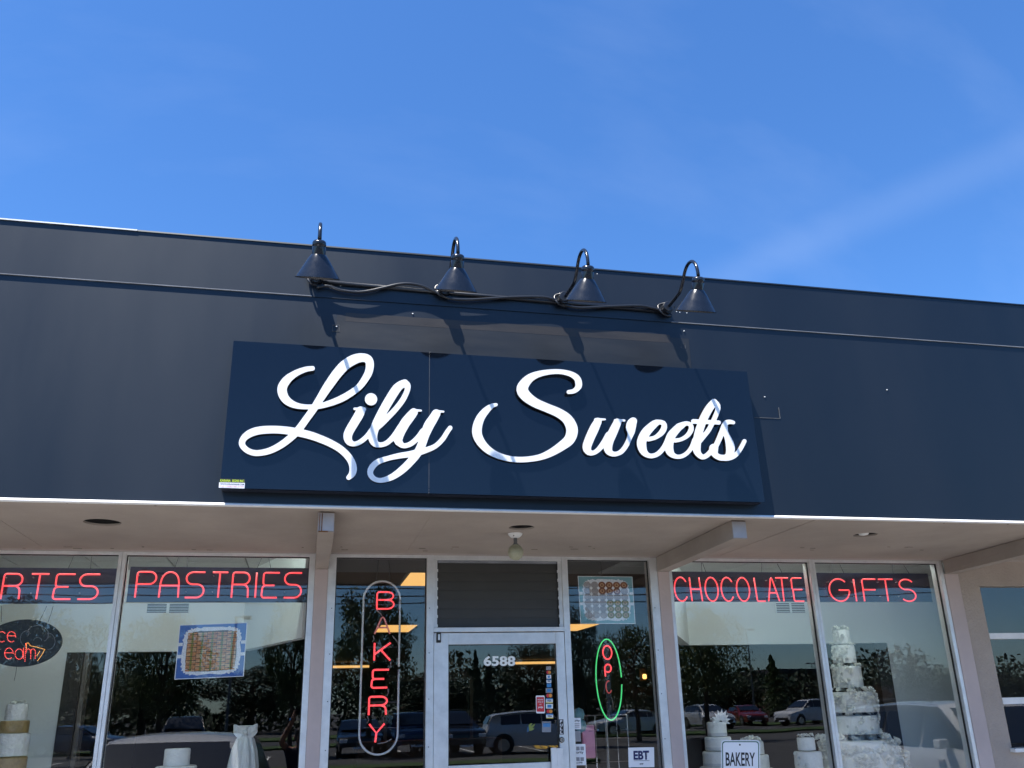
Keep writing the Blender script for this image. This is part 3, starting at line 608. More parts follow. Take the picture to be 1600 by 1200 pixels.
STROKES = [
 [(488.38,575.5,7.25),(480,576.5,8),(470,579.62,9),(458.75,585.25,10.62),(448.12,593.75,13.12),(441.25,605,14.75),(441.88,615.62,14.5),(447.5,625,12.88),(457.5,631.62,10.62),(470,635,8.25),(483.75,635.75,7.5),(498.75,634.62,8.25),(516.25,629.75,9.5),(533.12,623,10.5),(547.5,614.75,10.25),(560,605.5,10),(568.12,595.62,11),(575.88,581.88,12.12),(577.88,568.75,12.75),(575,561.25,13),(568.12,558.75,13.25),(560,559.38,14.38),(551.88,562.25,15.5),(543.75,566.88,15.75),(535.62,573.5,15.88),(525.62,585,15.5),(516.25,598.12,14.88),(509.38,608.12,14),(503.12,618.12,12.88),(496,629.38,11.88),(489.62,639.38,11.5),(478.75,654.38,11.38),(468.25,668.75,11.5),(458.12,680.25,11.25),(441.25,693.75,10.75),(423.75,703.25,10),(408.75,707.25,9.38),(396.25,707.5,9.12),(385,702.75,9.12),(378.12,694,9.62),(381.25,684.38,10.5),(391.88,676.5,12),(407.5,672.25,12.25),(430,671.25,11.88),(451.25,673,12.12),(470,676.5,12.25),(485,680.25,12.25),(500,685.5,11.88),(516.25,692.5,11.5),(531.25,701.25,11.25),(542.5,711.5,11.25),(549.38,721.88,11.25),(551.88,732.5,11.62),(550,740.62,10.25),(544.75,746.12,7.5)],
 [(563.75,641.88,14),(559.75,650,14.5),(555.62,656.88,14.25),(545.75,673.75,14),(543.25,682.5,13.38),(545.62,690,11),(552.75,693.75,7.5),(562.5,690.62,7.5),(573.75,681.25,7.75),(582.5,669.38,8.25),(587.5,661.25,8.75)],
 [(554,638.75,4),(561.25,639.12,4.75),(569.38,639.38,5.5)],
 [(579.62,623.75,19),(579.88,623.88,19)],
 [(632.5,598.5,11.5),(626.25,601.25,12.5),(618.75,608.5,14.25),(607.5,626.25,14.38),(597.5,643.75,14),(588.75,661.25,13.75),(583.75,675,13.5),(582.5,685,13.75),(586.25,692.75,10.75),(593.75,695.12,7.75),(603.12,692.75,7.75),(611.88,685.62,8.5),(620,676.25,10),(626.25,667.5,11.25)],
 [(631.25,598.75,11.25),(635.62,601.25,11),(636.62,608.75,8.5),(629.75,624,8.75),(617.75,639.75,8.75),(606.25,651.62,9.25),(596.25,661.88,9),(589.38,668.75,7.5)],
 [(646.25,644.38,13),(640.62,651.25,14.75),(632.88,661.25,15.5),(624.75,676.25,15.25),(621.88,686.88,14),(624.75,692.5,10.5),(630.62,696.5,7.75),(641.25,693.75,8),(652.5,684.38,8.5),(661.25,673.75,10)],
 [(642.5,641.5,3.25),(650,641.25,3.75),(657.88,641.5,3)],
 [(678.75,642.75,3.25),(686.25,642.75,3.75),(693,643.12,3)],
 [(681.5,646.25,13.5),(676.25,655,14.75),(670,665,15.75),(663.75,680,14),(658.75,695,13.25),(652.5,707.5,13),(641.5,721.25,12.25),(628.75,733.75,11.75),(614.38,744.12,10),(601.88,749.25,8.25),(592.5,750.5,7.5),(583.75,747.5,8),(578.5,740,8.88),(580.62,731,9.5),(590,721.88,9),(606.25,716.12,7.75),(623.75,712.12,8.75),(638.75,709.88,9.5),(652.5,706.88,10.25),(665,703.5,9),(680,697.12,7.75),(691.25,686.5,7.75),(698.75,675,7.5),(703.38,668.5,7.12)],
 [(888.5,612.5,6.25),(896.88,611,7.25),(902.5,606.25,9),(904.38,600.62,10.62),(901.25,590.62,10),(889,583.38,8.25),(868.75,580.5,7.5),(843.12,584,9.5),(826.25,592.12,13.5),(816.25,606,17.62),(820.25,616.88,17.12),(834.75,628.38,14.75),(853.75,636.88,13.75),(873.12,645.25,14.5),(886.88,655.62,16.25),(893.75,670.62,18.12),(890.25,685.62,17),(877.5,696.88,14.5),(858.75,708.38,11.5),(840,715.25,9.25),(815,718.12,8.62),(792.5,716,8.88),(771.88,708.75,10.38),(756.5,697.25,12.62),(746.88,682.5,14.62),(745.5,668.75,15),(750.62,653.12,13.25),(760,641,10.75),(768.75,634.25,7.25),(775.25,632.25,5)],
 [(934,658.75,12.25),(928.38,670,14.5),(921,686.25,14.25),(917,698.75,13.5),(920,706.25,10),(926.5,707.75,7.25),(934.38,703.12,7.75),(943.75,691.88,9.5),(951.25,680,11)],
 [(930,655,3.25),(938.75,655.25,3.75),(945.5,655.25,2.75)],
 [(960.62,656.5,3.25),(968.75,656.75,3.75),(975.62,657,3.25)],
 [(964.75,660,12.25),(957.75,675,14.25),(951.5,690,14),(950,701.25,13),(954,707.75,9.25),(961.25,709.62,7.25),(970.62,705.75,7.5),(978.38,696,7.75),(983.75,683.75,7.75),(986,675,11.5),(985.75,667.5,15.5),(987.25,661.25,14.75),(989.38,658.12,12)],
 [(1013.12,686.25,7),(1023.75,683.5,6.75),(1033.5,676,9),(1037.88,667.5,9),(1036.5,661.25,7.75),(1030,659.5,7.5),(1022.5,662.5,11.5),(1010,674.75,14.38),(1003.25,687.5,14.75),(1002.88,696.88,14.25),(1006.25,706.25,11),(1013.12,711.62,7.75),(1020.62,712.12,7.25),(1028.75,708.5,7.5),(1036.25,700.62,7.75),(1041.88,691.25,8.75),(1045.62,682.5,9.5)],
 [(1055,688.3,6.6),(1064,686.6,6),(1074,680.5,7.2),(1079.8,671.5,8),(1079,664,6.8),(1072.5,661.4,6.6),(1063,666,11),(1059,669,11.8),(1048.5,681.5,13.8),(1045.5,695,13.4),(1046.2,704,12.8),(1050.5,710.5,9),(1058.5,713.7,6.6),(1067,712.2,6.6),(1075,706.5,6.6),(1081.2,698,7.2),(1085.5,688,8.4)],
 [(1115.5,628.8,11.2),(1108.5,637.5,12.4),(1100.8,651,12.8),(1095.5,664,12.6),(1091.8,676,13),(1089.4,688,13),(1088.4,700,12.8),(1090.5,708,10.2),(1097,714,7.8),(1103,712.5,7.6),(1109,707.5,8),(1114.5,701,9)],
 [(1117.5,630,10),(1121.2,634,8.8),(1121.4,641,7.6),(1117.5,651,7.6),(1113,661,7.5),(1107,672.2,7.4),(1100,681,7.5),(1093.5,689,7.5)],
 [(1083.4,658.4,7.2),(1103,659.2,6.6),(1123.2,660.2,6.4)],
 [(1118.5,697,8.4),(1123.5,686,8.6),(1128.5,674,9),(1131.2,665.5,8),(1135,660.2,7.6),(1141,659.1,6.8),(1146,660.2,5.6)],
 [(1133.5,664,7),(1134,676,8),(1138.5,688,11.2),(1141.2,698.5,13.8),(1140.5,707.5,12.6),(1136,714,9.6),(1126,715,9.2),(1117.5,710.5,9.6),(1115.2,703,13.5),(1115.2,700.5,14.2)],
 [(1125,715.5,8),(1138,716,7.6),(1149,711.2,7.2),(1157,701,6.9),(1163.2,689.3,6.6)],
]

def letters():
    """union of brush strokes -> smooth closed outlines (photo pixels)"""
    st = .4; x0, y0, x1, y1 = 366, 544, 1176, 764
    W, H = int((x1-x0)/st)+1, int((y1-y0)/st)+1; D = np.full((H, W), 50.0)
    for sk in STROKES:
        q = spline(sk, 2.5)
        for (ax, ay, aw), (bx, by, bw) in zip(q[:-1], q[1:]):
            ra, rb = aw/2, bw/2; m_ = max(ra, rb)+3
            i0, i1 = int((min(ax, bx)-m_-x0)/st), int((max(ax, bx)+m_-x0)/st)+2; j0, j1 = int((min(ay, by)-m_-y0)/st), int((max(ay, by)+m_-y0)/st)+2
            i0, j0, i1, j1 = max(i0, 0), max(j0, 0), min(i1, W), min(j1, H)
            X, Y = np.meshgrid(x0+np.arange(i0, i1)*st, y0+np.arange(j0, j1)*st)
            dx, dy = bx-ax, by-ay; L2 = dx*dx+dy*dy+1e-9
            t = np.clip(((X-ax)*dx+(Y-ay)*dy)/L2, 0, 1)
            d = np.hypot(X-ax-t*dx, Y-ay-t*dy)-(ra+(rb-ra)*t)
            D[j0:j1, i0:i1] = np.minimum(D[j0:j1, i0:i1], d)
    for _ in range(2):                      # a touch of smoothing closes the pinched crotches
        E_ = np.pad(D, 1, mode='edge'); D = (4*E_[1:-1, 1:-1]+E_[:-2, 1:-1]+E_[2:, 1:-1]+E_[1:-1, :-2]+E_[1:-1, 2:])/8
    ins = D < 0; nxt = {}
    pt = {}
    def ex(j, i): 
        k = ('h', j, i)
        if k not in pt: a, b = D[j, i], D[j, i+1]; pt[k] = (x0+(i+a/(a-b))*st, y0+j*st)
        return k
    def ey(j, i):
        k = ('v', j, i)
        if k not in pt: a, b = D[j, i], D[j+1, i]; pt[k] = (x0+i*st, y0+(j+a/(a-b))*st)
        return k
    code = ins[:-1, :-1]*1+ins[:-1, 1:]*2+ins[1:, 1:]*4+ins[1:, :-1]*8
    for j, i in zip(*np.nonzero((code > 0) & (code < 15))):
        c = code[j, i]; T, B_, L_, R_ = (lambda: ex(j, i)), (lambda: ex(j+1, i)), (lambda: ey(j, i)), (lambda: ey(j, i+1))
        seg = {1: [(L_, T)], 2: [(T, R_)], 3: [(L_, R_)], 4: [(R_, B_)], 6: [(T, B_)], 7: [(L_, B_)], 8: [(B_, L_)], 9: [(B_, T)], 11: [(B_, R_)], 12: [(R_, L_)], 13: [(R_, T)], 14: [(T, L_)], 5: [(L_, T), (R_, B_)], 10: [(T, R_), (B_, L_)]}[int(c)]
        for a, b in seg: nxt[a()] = b()
    loops = []
    while nxt:
        k0 = next(iter(nxt)); lp = []; k = k0
        while k in nxt: lp.append(pt[k]); k = nxt.pop(k)
        if len(lp) > 20: loops.append(np.array(lp))
    out = []
    for lp in loops:
        for _ in range(3): lp = (np.roll(lp, 1, 0)+2*lp+np.roll(lp, -1, 0))/4
        out.append(lp[::3])
    return out
LO = letters()
def area(p): x, y = p[:, 0], p[:, 1]; return .5*float((x*np.roll(y, -1)-np.roll(x, -1)*y).sum())
def inside(q, poly):
    x, y = q; X, Y = poly[:, 0], poly[:, 1]; X2, Y2 = np.roll(X, -1), np.roll(Y, -1)
    c = (Y > y) != (Y2 > y); xi = X+(y-Y)*(X2-X)/np.where(Y2 == Y, 1e-9, Y2-Y); return int((c & (x < xi)).sum()) % 2 == 1
big = max(LO, key=lambda p: abs(area(p))); sgn = np.sign(area(big))
outer = [p for p in LO if np.sign(area(p)) == sgn]; holes = [p for p in LO if np.sign(area(p)) != sgn]
for p in outer:
    mine = [p]+[h for h in holes if inside(h[0], p)]
    ctr = p.mean(0); loops = []
    for q in mine:
        w = np.array([at(a, b, YL) for a, b in q]); loops.append([(v[0], v[2]) for v in w])
    me = fill_mesh(loops, .0095)
    nrm = np.empty(len(me.polygons)*3); me.polygons.foreach_get('normal', nrm); nrm = nrm.reshape(-1, 3)
    o = put('raised_letter', me, ['letter_white', 'letter_return'], sign)
    me.polygons.foreach_set('material_index', (nrm[:, 2] < .5).astype(int)); me.update()
    o.rotation_euler.x = R(90); w = wloc(sign); o.location = (-w.x, YL+.0095-w.y, -w.z)
    if ctr[0] < 560: lab = 'flowing white capital L with a long swash'
    elif abs(area(p)) < 600: lab = 'round white dot over the letter i'
    elif ctr[0] < 720: lab = 'joined white script letters i, l and y'
    elif ctr[0] < 890: lab = 'large white script capital S'
    else: lab = 'joined white script letters w, e, e, t and s'
    o['label'] = lab
# maker's sticker on the lower corner of the sign
stk = empty('maker_sticker', at(362, 755, YS), 'small black, white and yellow sign maker sticker on the corner of the navy sign', 'sticker')
MB().quadpx([(343.8, 747.4), (383.2, 748.6), (382.6, 754.4), (342.8, 753.6)], YS-.0016).build('band', 'print_black', stk)
MB().quadpx([(342.4, 753.7), (382.6, 754.5), (382, 763.2), (341.8, 762)], YS-.0016).build('panel', 'paper_white', stk)
text_fit('lettering', 'KARANA  SIGNS INC.', [(344.4, 748.6), (382.3, 749.7), (382, 753.6), (344.0, 752.8)], YS-.0026, 'print_lime', stk, .02)
text_fit('lettering', 'WWW.KARANASIGNS.COM', [(344.0, 754.8), (381.4, 755.6), (381.2, 758), (343.8, 757.2)], YS-.0026, 'print_navy', stk, .02)
text_fit('lettering', 'Tel: (248)738-7779', [(343.6, 758.6), (380.8, 759.4), (380.4, 762.0), (343.2, 761.2)], YS-.0026, 'print_pink', stk, .01)

# ------------------------------------------------------------------ gooseneck lamps and their wiring
KS = DF/5.175
ARM = [(0.0, 4.161), (.07, 4.166), (.146, 4.173), (.21, 4.182), (.25, 4.198), (.292, 4.234), (.325, 4.272), (.365, 4.300), (.415, 4.308), (.464, 4.293), (.505, 4.252), (.524, 4.20), (.528, 4.158)]
ARM = [(s*KS, (z-1.63)*KS+1.63) for s, z in ARM]
labs = ['gooseneck lamp above the capital L, leftmost on the fascia', 'gooseneck lamp above the gap between the two sign words', 'gooseneck lamp above the capital S of the sign', 'gooseneck lamp at the far end beyond the S, its whole arm visible']
lamps = []
for i, (bx, by, lx, ly) in enumerate(((489, 455, 496, 435), (690, 463, 712, 455), (873, 471, 915, 471), (1037, 485, 1087, 487))):
    sL = .546*KS; yl = YF-sL
    yr_ = yl+.21*math.sin(R(24)); pr_ = at(lx, ly, yr_); pl_ = np.array([pr_[0], yl, pr_[2]-.21*(1-math.cos(R(24)))]); pb = at(bx, by, YF-.02); X = pl_[0]; dz = pl_[2]+.21-ARM[-1][1]+.006
    rt = empty('gooseneck_lamp', (X, YF, pb[2]), labs[i], 'lamp', 'sign lamps')
    bx0 = .6*X+.4*pb[0]
    pth = [(bx0+(X-bx0)*min(1, s/.2), YF-.03-s*(sL-.03)/(ARM[-1][0]), z+dz) for s, z in ARM]
    pth = [tuple(p) for p in spline(pth, .02)]
    MB().tube(pth, .0105, 10).build('arm', 'lamp_black', rt, smooth=True)
    z0 = pl_[2]
    m = MB().lathe((X, yl, z0), [(.010, .2125), (.024, .2105), (.034, .2035), (.0375, .194), (.0375, .176), (.0365, .1745), (.0370, .173), (.0370, .1295)], 32); m.build('socket_cap', 'lamp_black', rt, smooth=True)
    sh = MB().lathe((X, yl, z0), [(0.0354, 0.1332), (0.0406, 0.1276), (0.0567, 0.1058), (0.1210, 0.0038), (0.1229, 0.0000), (0.1205, 0.0000)], 40).build('shade', 'lamp_black', rt, smooth=True)
    MB().lathe((X, yl, z0), [(0.1202, 0.0009), (0.0548, 0.1040), (0.0283, 0.1247), (0.0000, 0.1257)], 40).build('shade_lining', 'lamp_inside', sh, smooth=True)
    MB().lathe((X, yl, z0), [(0.0000, 0.0113), (0.0151, 0.0151), (0.0246, 0.0331), (0.0227, 0.0520), (0.0132, 0.0803), (0.0123, 0.1134)], 16).build('bulb', 'porcelain', rt, smooth=True)
    piv = Vector((X, yl, z0+.21)); Mx = Matrix.Translation(piv)@Matrix.Rotation(R(24), 4, 'X')@Matrix.Translation(-piv); w_ = wloc(rt)
    for nm_ in [c_ for c_ in list(rt.children)+list(sh.children) if c_.name.split('.')[0] in ('socket_cap', 'shade', 'shade_lining', 'bulb')]:
        nm_.data.transform(Matrix.Translation(-w_)@Mx@Matrix.Translation(w_))
    zb_ = pth[0][2]
    m = MB().tube([(bx0, YF-.001, zb_), (bx0, YF-.082, zb_)], .036, 18); m.build('wall_box', 'cable_black', rt, bevel=.004)
    k = MB()
    for j in range(4):
        a = j*1.57+.6; c = (bx0+.034*math.cos(a), YF-.048, zb_+.034*math.sin(a)); k.tube([(c[0], YF-.044, c[2]), (c[0], YF-.052, c[2])], .006, 8)
    k.tube([(bx0+.02*math.cos(t), YF-.055-.003*t, zb_-.01+.03*math.sin(t)) for t in np.arange(0, 6.3, .5)], .006, 6)
    k.build('fixing_screws', 'chrome' if False else 'cable_black', rt)
    lamps.append((bx0, zb_, X))
    # coiled slack of the flexible cable round the box
    MB().tube([(bx0+(.052+.004*math.sin(3*t))*math.cos(t), YF-.03-.012*math.sin(2*t), zb_+(.050+.006*math.cos(2*t))*math.sin(t)) for t in np.arange(.2, 5.9, .25)], .007, 7).build('cable_loop', 'cable_black', rt, smooth=True)
cab = empty('flexible_cable', (lamps[0][0], YF, lamps[0][1]), 'black flexible cable sagging between the four lamp boxes', 'cable')
zc0 = [ (495, 449), (512, 447), (530, 453), (555, 456.5), (575, 455), (600, 449.5), (622, 444.5), (640, 443.5), (660, 447), (678, 455), (690, 461), (705, 467), (730, 468.5), (760, 467), (790, 465), (820, 464), (850, 464.5), (868, 469), (884, 477), (905, 481), (935, 480), (965, 478.5), (1000, 478), (1022, 482), (1036, 486)]
MB().tube([tuple(at(a, b, YF-.032)) for a, b in spline(zc0, 4)], .0095, 8).build('cable_run', 'cable_black', cab, smooth=True)
pipe = MB()
pipe.tube([(lamps[0][0], YF-.017, lamps[0][1]-.012), (lamps[3][0], YF-.017, lamps[3][1]-.012)], .012, 10)
o = pipe.build('straight_conduit', 'cable_black', smooth=True); tag(o, 'straight dark conduit along the fascia behind the sagging cable', 'conduit')

# porch globe on the soffit
g0 = atz(805, 833.5, ZS); gl = empty('porch_globe_light', (g0[0], g0[1], ZS), 'unlit round globe light hanging from the soffit over the door', 'light')
MB().lathe((g0[0], g0[1], ZS), [(.012, -.030), (.030, -.026), (.046, -.010), (.048, -.001)], 20).build('base_plate', 'porcelain', gl, smooth=True)
MB().lathe((g0[0], g0[1], ZS), [(.0, -.175), (.022, -.171), (.040, -.158), (.050, -.137), (.052, -.122), (.047, -.100), (.034, -.083), (.020, -.074)], 24).build('globe', 'globe_glass', gl, smooth=True)
MB().lathe((g0[0], g0[1], ZS), [(.021, -.082), (.022, -.074), (.0125, -.066), (.0115, -.029)], 16).build('neck', 'pole_metal', gl, smooth=True)
for a in (.4, 2.0, 4.2): MB().box(g0[0]+.036*math.cos(a)-.003, g0[0]+.036*math.cos(a)+.003, g0[1]+.036*math.sin(a)-.003, g0[1]+.036*math.sin(a)+.003, ZS-.024, ZS-.016).build('screw', 'grime', gl)

# ------------------------------------------------------------------ neon window signs
def arc(cx, cy, rx, ry, a0, a1, n=9): return [(cx+rx*math.cos(R(a0+(a1-a0)*i/n)), cy+ry*math.sin(R(a0+(a1-a0)*i/n))) for i in range(n+1)]
G = {
 'P': [[(0, 0), (0, .86)]+arc(.12, .88, .12, .12, 180, 90, 4)+arc(.66, .76, .34, .24, 90, -90, 10)+[(.02, .52)]],
 'R': [[(0, 0), (0, .86)]+arc(.12, .88, .12, .12, 180, 90, 4)+arc(.64, .76, .34, .24, 90, -90, 10)+[(.02, .52)], arc(.60, .30, .32, .22, 90, 0, 6)+[(.94, 0)]],
 'A': [[(0, 0), (.02, .55)]+arc(.5, .58, .47, .42, 176, 4, 12)+[(1, 0)], [(.03, .47), (.96, .47)]],
 'S': [[(1, 1)]+arc(.38, .76, .36, .24, 90, 270, 10)+arc(.62, .26, .38, .26, 90, -90, 10)+[(.02, 0)]],
 'T': [[(0, 1), (1, 1)], [(.48, .99), (.46, 0)]],
 'I': [[(.5, 0), (.5, 1)]],
 'E': [[(1, 1)]+arc(.22, .88, .14, .12, 90, 180, 5)+[(.08, .60)]+arc(.22, .58, .13, .09, 180, 270, 3)+[(.74, .49)], [(.2, .485)]+arc(.20, .36, .16, .12, 90, 180, 4)+[(.02, .12)]+arc(.16, .12, .14, .12, 180, 270, 5)+[(.92, 0)]],
 'C': [arc(.52, .5, .52, .5, 38, 322, 22)],
 'O': [arc(.5, .5, .5, .5, 85, 440, 26)],
 'H': [[(.0, 1), (.08, 0)], [(.08, .5), (.92, .5)], [(.86, 1), (1, 0)]],
 'L': [[(0, 1), (.10, .08), (.16, 0), (1, 0)]],
 'a': [[(0, 0), (.38, .94), (.46, 1), (.54, .94), (1, 0)], [(.2, .36), (.78, .36)]],
 'e': [[(1, 1), (.16, 1), (.04, .95), (.02, .55), (.1, .5), (.95, .5)], [(.08, .49), (.1, .06), (.16, 0), (1, 0)]],
 'G': [arc(.5, .5, .5, .5, 48, 350, 22)+[(1.0, .42), (.98, .50), (.48, .50)]],
 'F': [[(1, 1), (.14, 1), (.04, .94), (.02, 0)], [(.04, .52), (.9, .52)]],
 's': [arc(.52, .76, .42, .24, 30, 250, 12)+arc(.54, .27, .44, .27, 80, -140, 14)],
 'B': [[(.02, 0), (.02, .92), (.1, 1), (.62, 1)]+arc(.62, .765, .34, .235, 90, -90, 9)+[(.1, .53)], [(.62, .53)]+arc(.62, .265, .38, .265, 90, -90, 9)+[(.02, 0)]],
 'v': [[(0, 0), (.42, .94), (.52, 1), (.60, .94), (1, 0)], [(.22, .38), (.8, .38)]],
 'K': [[(.02, 0), (.02, 1)], [(.04, .36), (1, 1)], [(.42, .60), (1, 0)]],
 'Y': [[(0, 1), (.48, .50), (1, 1)], [(.48, .50), (.42, 0)]],
 'n': [[(0, 0), (0, 1)], [(.0, .72)]+arc(.5, .62, .45, .36, 150, 0, 8)+[(.95, 0)]],
 'p': [[(.1, 0), (.05, .8)]+arc(.52, .68, .44, .32, 160, -100, 14)+[(.2, .42)]],
 'q': [arc(.55, .5, .5, .5, 70, 330, 16)],
}
NEON = {'TARTES': 0}
def glyph(parent, ch, x0, x1, z0, z1, y, r, mat, shear=0.):
    m = MB()
    for pl in G[ch]:
        m.tube([(x0+(x1-x0)*u+shear*(v-.5), y, z0+(z1-z0)*v) for u, v in pl], r, 8)
        for (u, v), sg in ((pl[0], 1), (pl[-1], 1)):
            pass
    o = m.build('neon_letter', mat, parent, smooth=True); return o
def hang_wires(parent, xs, z0, y):
    for k, x in enumerate(xs):
        d = (.03, -.02, .05, -.04)[k % 4]; MB().tube([(x, y, z0), (x+d*.4, y+.02, z0+.06), (x+d, y+.05, ZC+.002)], .0022, 5).build('hanging_wire', 'cable_black', parent)
def neon_board(label, corners, text, boxes, ytop, ybot, wires, y=.16):
    (xa, ya), (xb, yb) = corners
    p, q = at(xa, ya, y), at(xb, yb, y)
    e = empty('neon_sign', ((p[0]+q[0])/2, y, q[2]), label, 'neon sign', 'red neon word signs')
    MB().box(p[0], q[0], y+.012, y+.02, q[2], p[2]).build('backing_board', 'navy_board', e)
    xm_ = (xa+xb)/2; zt_, zb_ = wz(xm_, ytop, y-.02), wz(xm_, ybot, y-.02); ym = (ytop+ybot)/2
    for ch, (a, b) in zip(text, boxes):
        if b-a < 4: a, b = (a+b)/2-2, (a+b)/2+2
        x0, x1 = wx(a+2, ym, y-.02), wx(b-2, ym, y-.02)
        glyph(e, ch, x0, x1, zb_+.008, zt_-.008, y-.02, .0060, 'neon_red')
        for zz_ in (zb_+.05, zt_-.03): MB().tube([((x0+x1)/2 if ch == 'I' else x0+.006, y-.012, zz_), ((x0+x1)/2 if ch == 'I' else x0+.006, y+.012, zz_)], .004, 6).build('tube_stand', 'tube_grey', e)
    hang_wires(e, [wx(w_, ya, y) for w_ in wires], p[2], y+.015)
    return e
neon_board('navy board with red neon letters cut off by the picture edge', ((-60, 886), (188, 943)), 'RTES', [(2, 36), (45, 76), (82, 117), (121, 156)], 895, 938, (106, 141))
neon_board('navy board with the red neon word PASTRIES', ((203.5, 885), (481, 941)), 'PASTRIES', [(211, 245), (248, 282), (288, 321), (329, 357), (361, 392), (398, 402), (407, 438), (442, 473)], 892.5, 935.5, (273, 292, 402, 423))
neon_board('navy board with the red neon word CHOCOLATE', ((1045, 892.5), (1268, 940)), 'CHOCOLaTe', [(1052, 1076), (1076.5, 1098), (1100, 1124), (1125, 1148), (1149, 1173), (1178, 1196), (1197, 1218), (1212, 1235), (1235.5, 1256)], 901, 941, (1098, 1104, 1191, 1223), y=.15)
neon_board('navy board with the red neon word GIFTS', ((1272, 894.5), (1459, 940.5)), 'GIFTs', [(1294, 1329), (1334, 1338), (1346, 1372), (1373, 1399), (1402, 1432)], 903.5, 941, (1302, 1320, 1397, 1422), y=.15)

# upright BAKERY neon with a clear border tube
yN = .10
bk = empty('vertical_neon_sign', at(586, 1179, yN), 'upright BAKERY neon sign with a white oblong border tube', 'neon sign')
ct, cb = at(601.4, 908, yN), at(586.4, 1179.4, yN); xc = (ct[0]+cb[0])/2; hw = (wx(624.6, 1034, yN)-wx(566, 1034, yN))/2
zt_, zb_ = ct[2], cb[2]
def stadium(a0): 
    return [(xc+hw*math.cos(R(a)), yN, zt_-hw+hw*math.sin(R(a))) for a in range(0, 181, 10)]+[(xc-hw, yN, z) for z in np.linspace(zt_-hw, zb_+hw, 12)[1:-1]]+[(xc+hw*math.cos(R(a)), yN, zb_+hw+hw*math.sin(R(a))) for a in range(180, 361, 10)]
sp = stadium(0)
MB().tube(sp+[(xc+hw, yN, z) for z in np.linspace(zb_+hw, wz(624, 1046, yN), 5)[1:]], .0075, 8).build('border_tube', 'tube_white', bk, smooth=True)
MB().tube([(xc+hw, yN, z) for z in np.linspace(wz(624, 1042, yN), zt_-hw, 6)], .0075, 8).build('border_tube', 'tube_white', bk, smooth=True)
for ch, a, b, t, u, mt in (('B', 586, 618, 923.6, 952.8, 'neon_red'), ('v', 583, 612, 963, 992, 'neon_pink_dim'), ('K', 582, 612.5, 1003, 1033.5, 'neon_red'), ('E', 577.5, 610, 1045, 1076, 'neon_red'), ('R', 574, 607.5, 1087, 1118.5, 'neon_red'), ('Y', 574, 603, 1129.5, 1161.5, 'neon_red')):
    ym = (t+u)/2; glyph(bk, ch, wx(a+2.5, ym, yN), wx(b-2.5, ym, yN), wz((a+b)/2, u-1.5, yN), wz((a+b)/2, t+1.5, yN), yN, .0068 if ch in 'KERY' else .0060, mt)
for (a, b, c_, d_) in ((588, 953, 597, 963), (583, 993, 582, 1003), (613, 993, 624, 1010), (611, 1034, 606, 1046), (606, 1076, 604, 1087), (574, 1119, 574, 1130), (590, 1162, 612, 1155)):
    MB().tube([tuple(at(a, b, yN+.008)), tuple(at((a+c_)/2+2, (b+d_)/2+1, yN+.02)), tuple(at(c_, d_, yN+.008))], .004, 6).build('link_tube', 'tube_grey', bk)
for yy in (945, 1011, 1097, 1137): MB().tube([tuple(at(568+(1137-yy)*.03, yy, yN+.012)), tuple(at(624, yy, yN+.012))], .0012, 5).build('support_wire', 'tube_grey', bk)
hang_wires(bk, [xc-.05, xc+.06], zt_, yN)
# oval OPEN sign
yO = .08; op = empty('oval_neon_sign', at(953, 1125, yO), 'green oval neon sign with OPEN reading downwards, last letters unlit', 'neon sign')
c0 = at(951.3, 1061, yO); rx = (wx(971, 1061, yO)-wx(931.4, 1061, yO))/2; rz = (wz(951, 998.5, yO)-wz(951, 1124.9, yO))/2
MB().tube([(c0[0]+rx*math.cos(R(a)), yO, c0[2]+rz*math.sin(R(a))) for a in np.arange(2, 357, 5)], .0052, 8).build('oval_tube', 'neon_green', op, smooth=True)
for ch, a, b, t, u, mt in (('O', 940.5, 957.3, 1008, 1031, 'neon_red'), ('p', 943, 957, 1037, 1058, 'neon_red'), ('q', 945, 956.5, 1063, 1084, 'neon_weak'), ('n', 946.5, 959.5, 1089, 1110, 'neon_off')):
    ym = (t+u)/2; glyph(op, ch, wx(a+1.5, ym, yO), wx(b-1.5, ym, yO), wz((a+b)/2, u-1, yO), wz((a+b)/2, t+1, yO), yO, .0058 if mt != 'neon_weak' else .004, mt)
MB().tube([tuple(at(946, 1066, yO+.02)), tuple(at(944, 1084, yO+.02)), tuple(at(955, 1084, yO+.02))], .004, 6).build('link_tube', 'neon_off', op)
MB().box(c0[0]-.02, c0[0]+.02, yO+.02, yO+.03, c0[2]-rz*.95, c0[2]+rz*.95).build('back_strip', 'led_black', op)
MB().tube([(c0[0], yO+.02, c0[2]+rz), (c0[0]-.005, yO+.02, ZC)], .0015, 5).build('hanging_wire', 'cable_black', op)

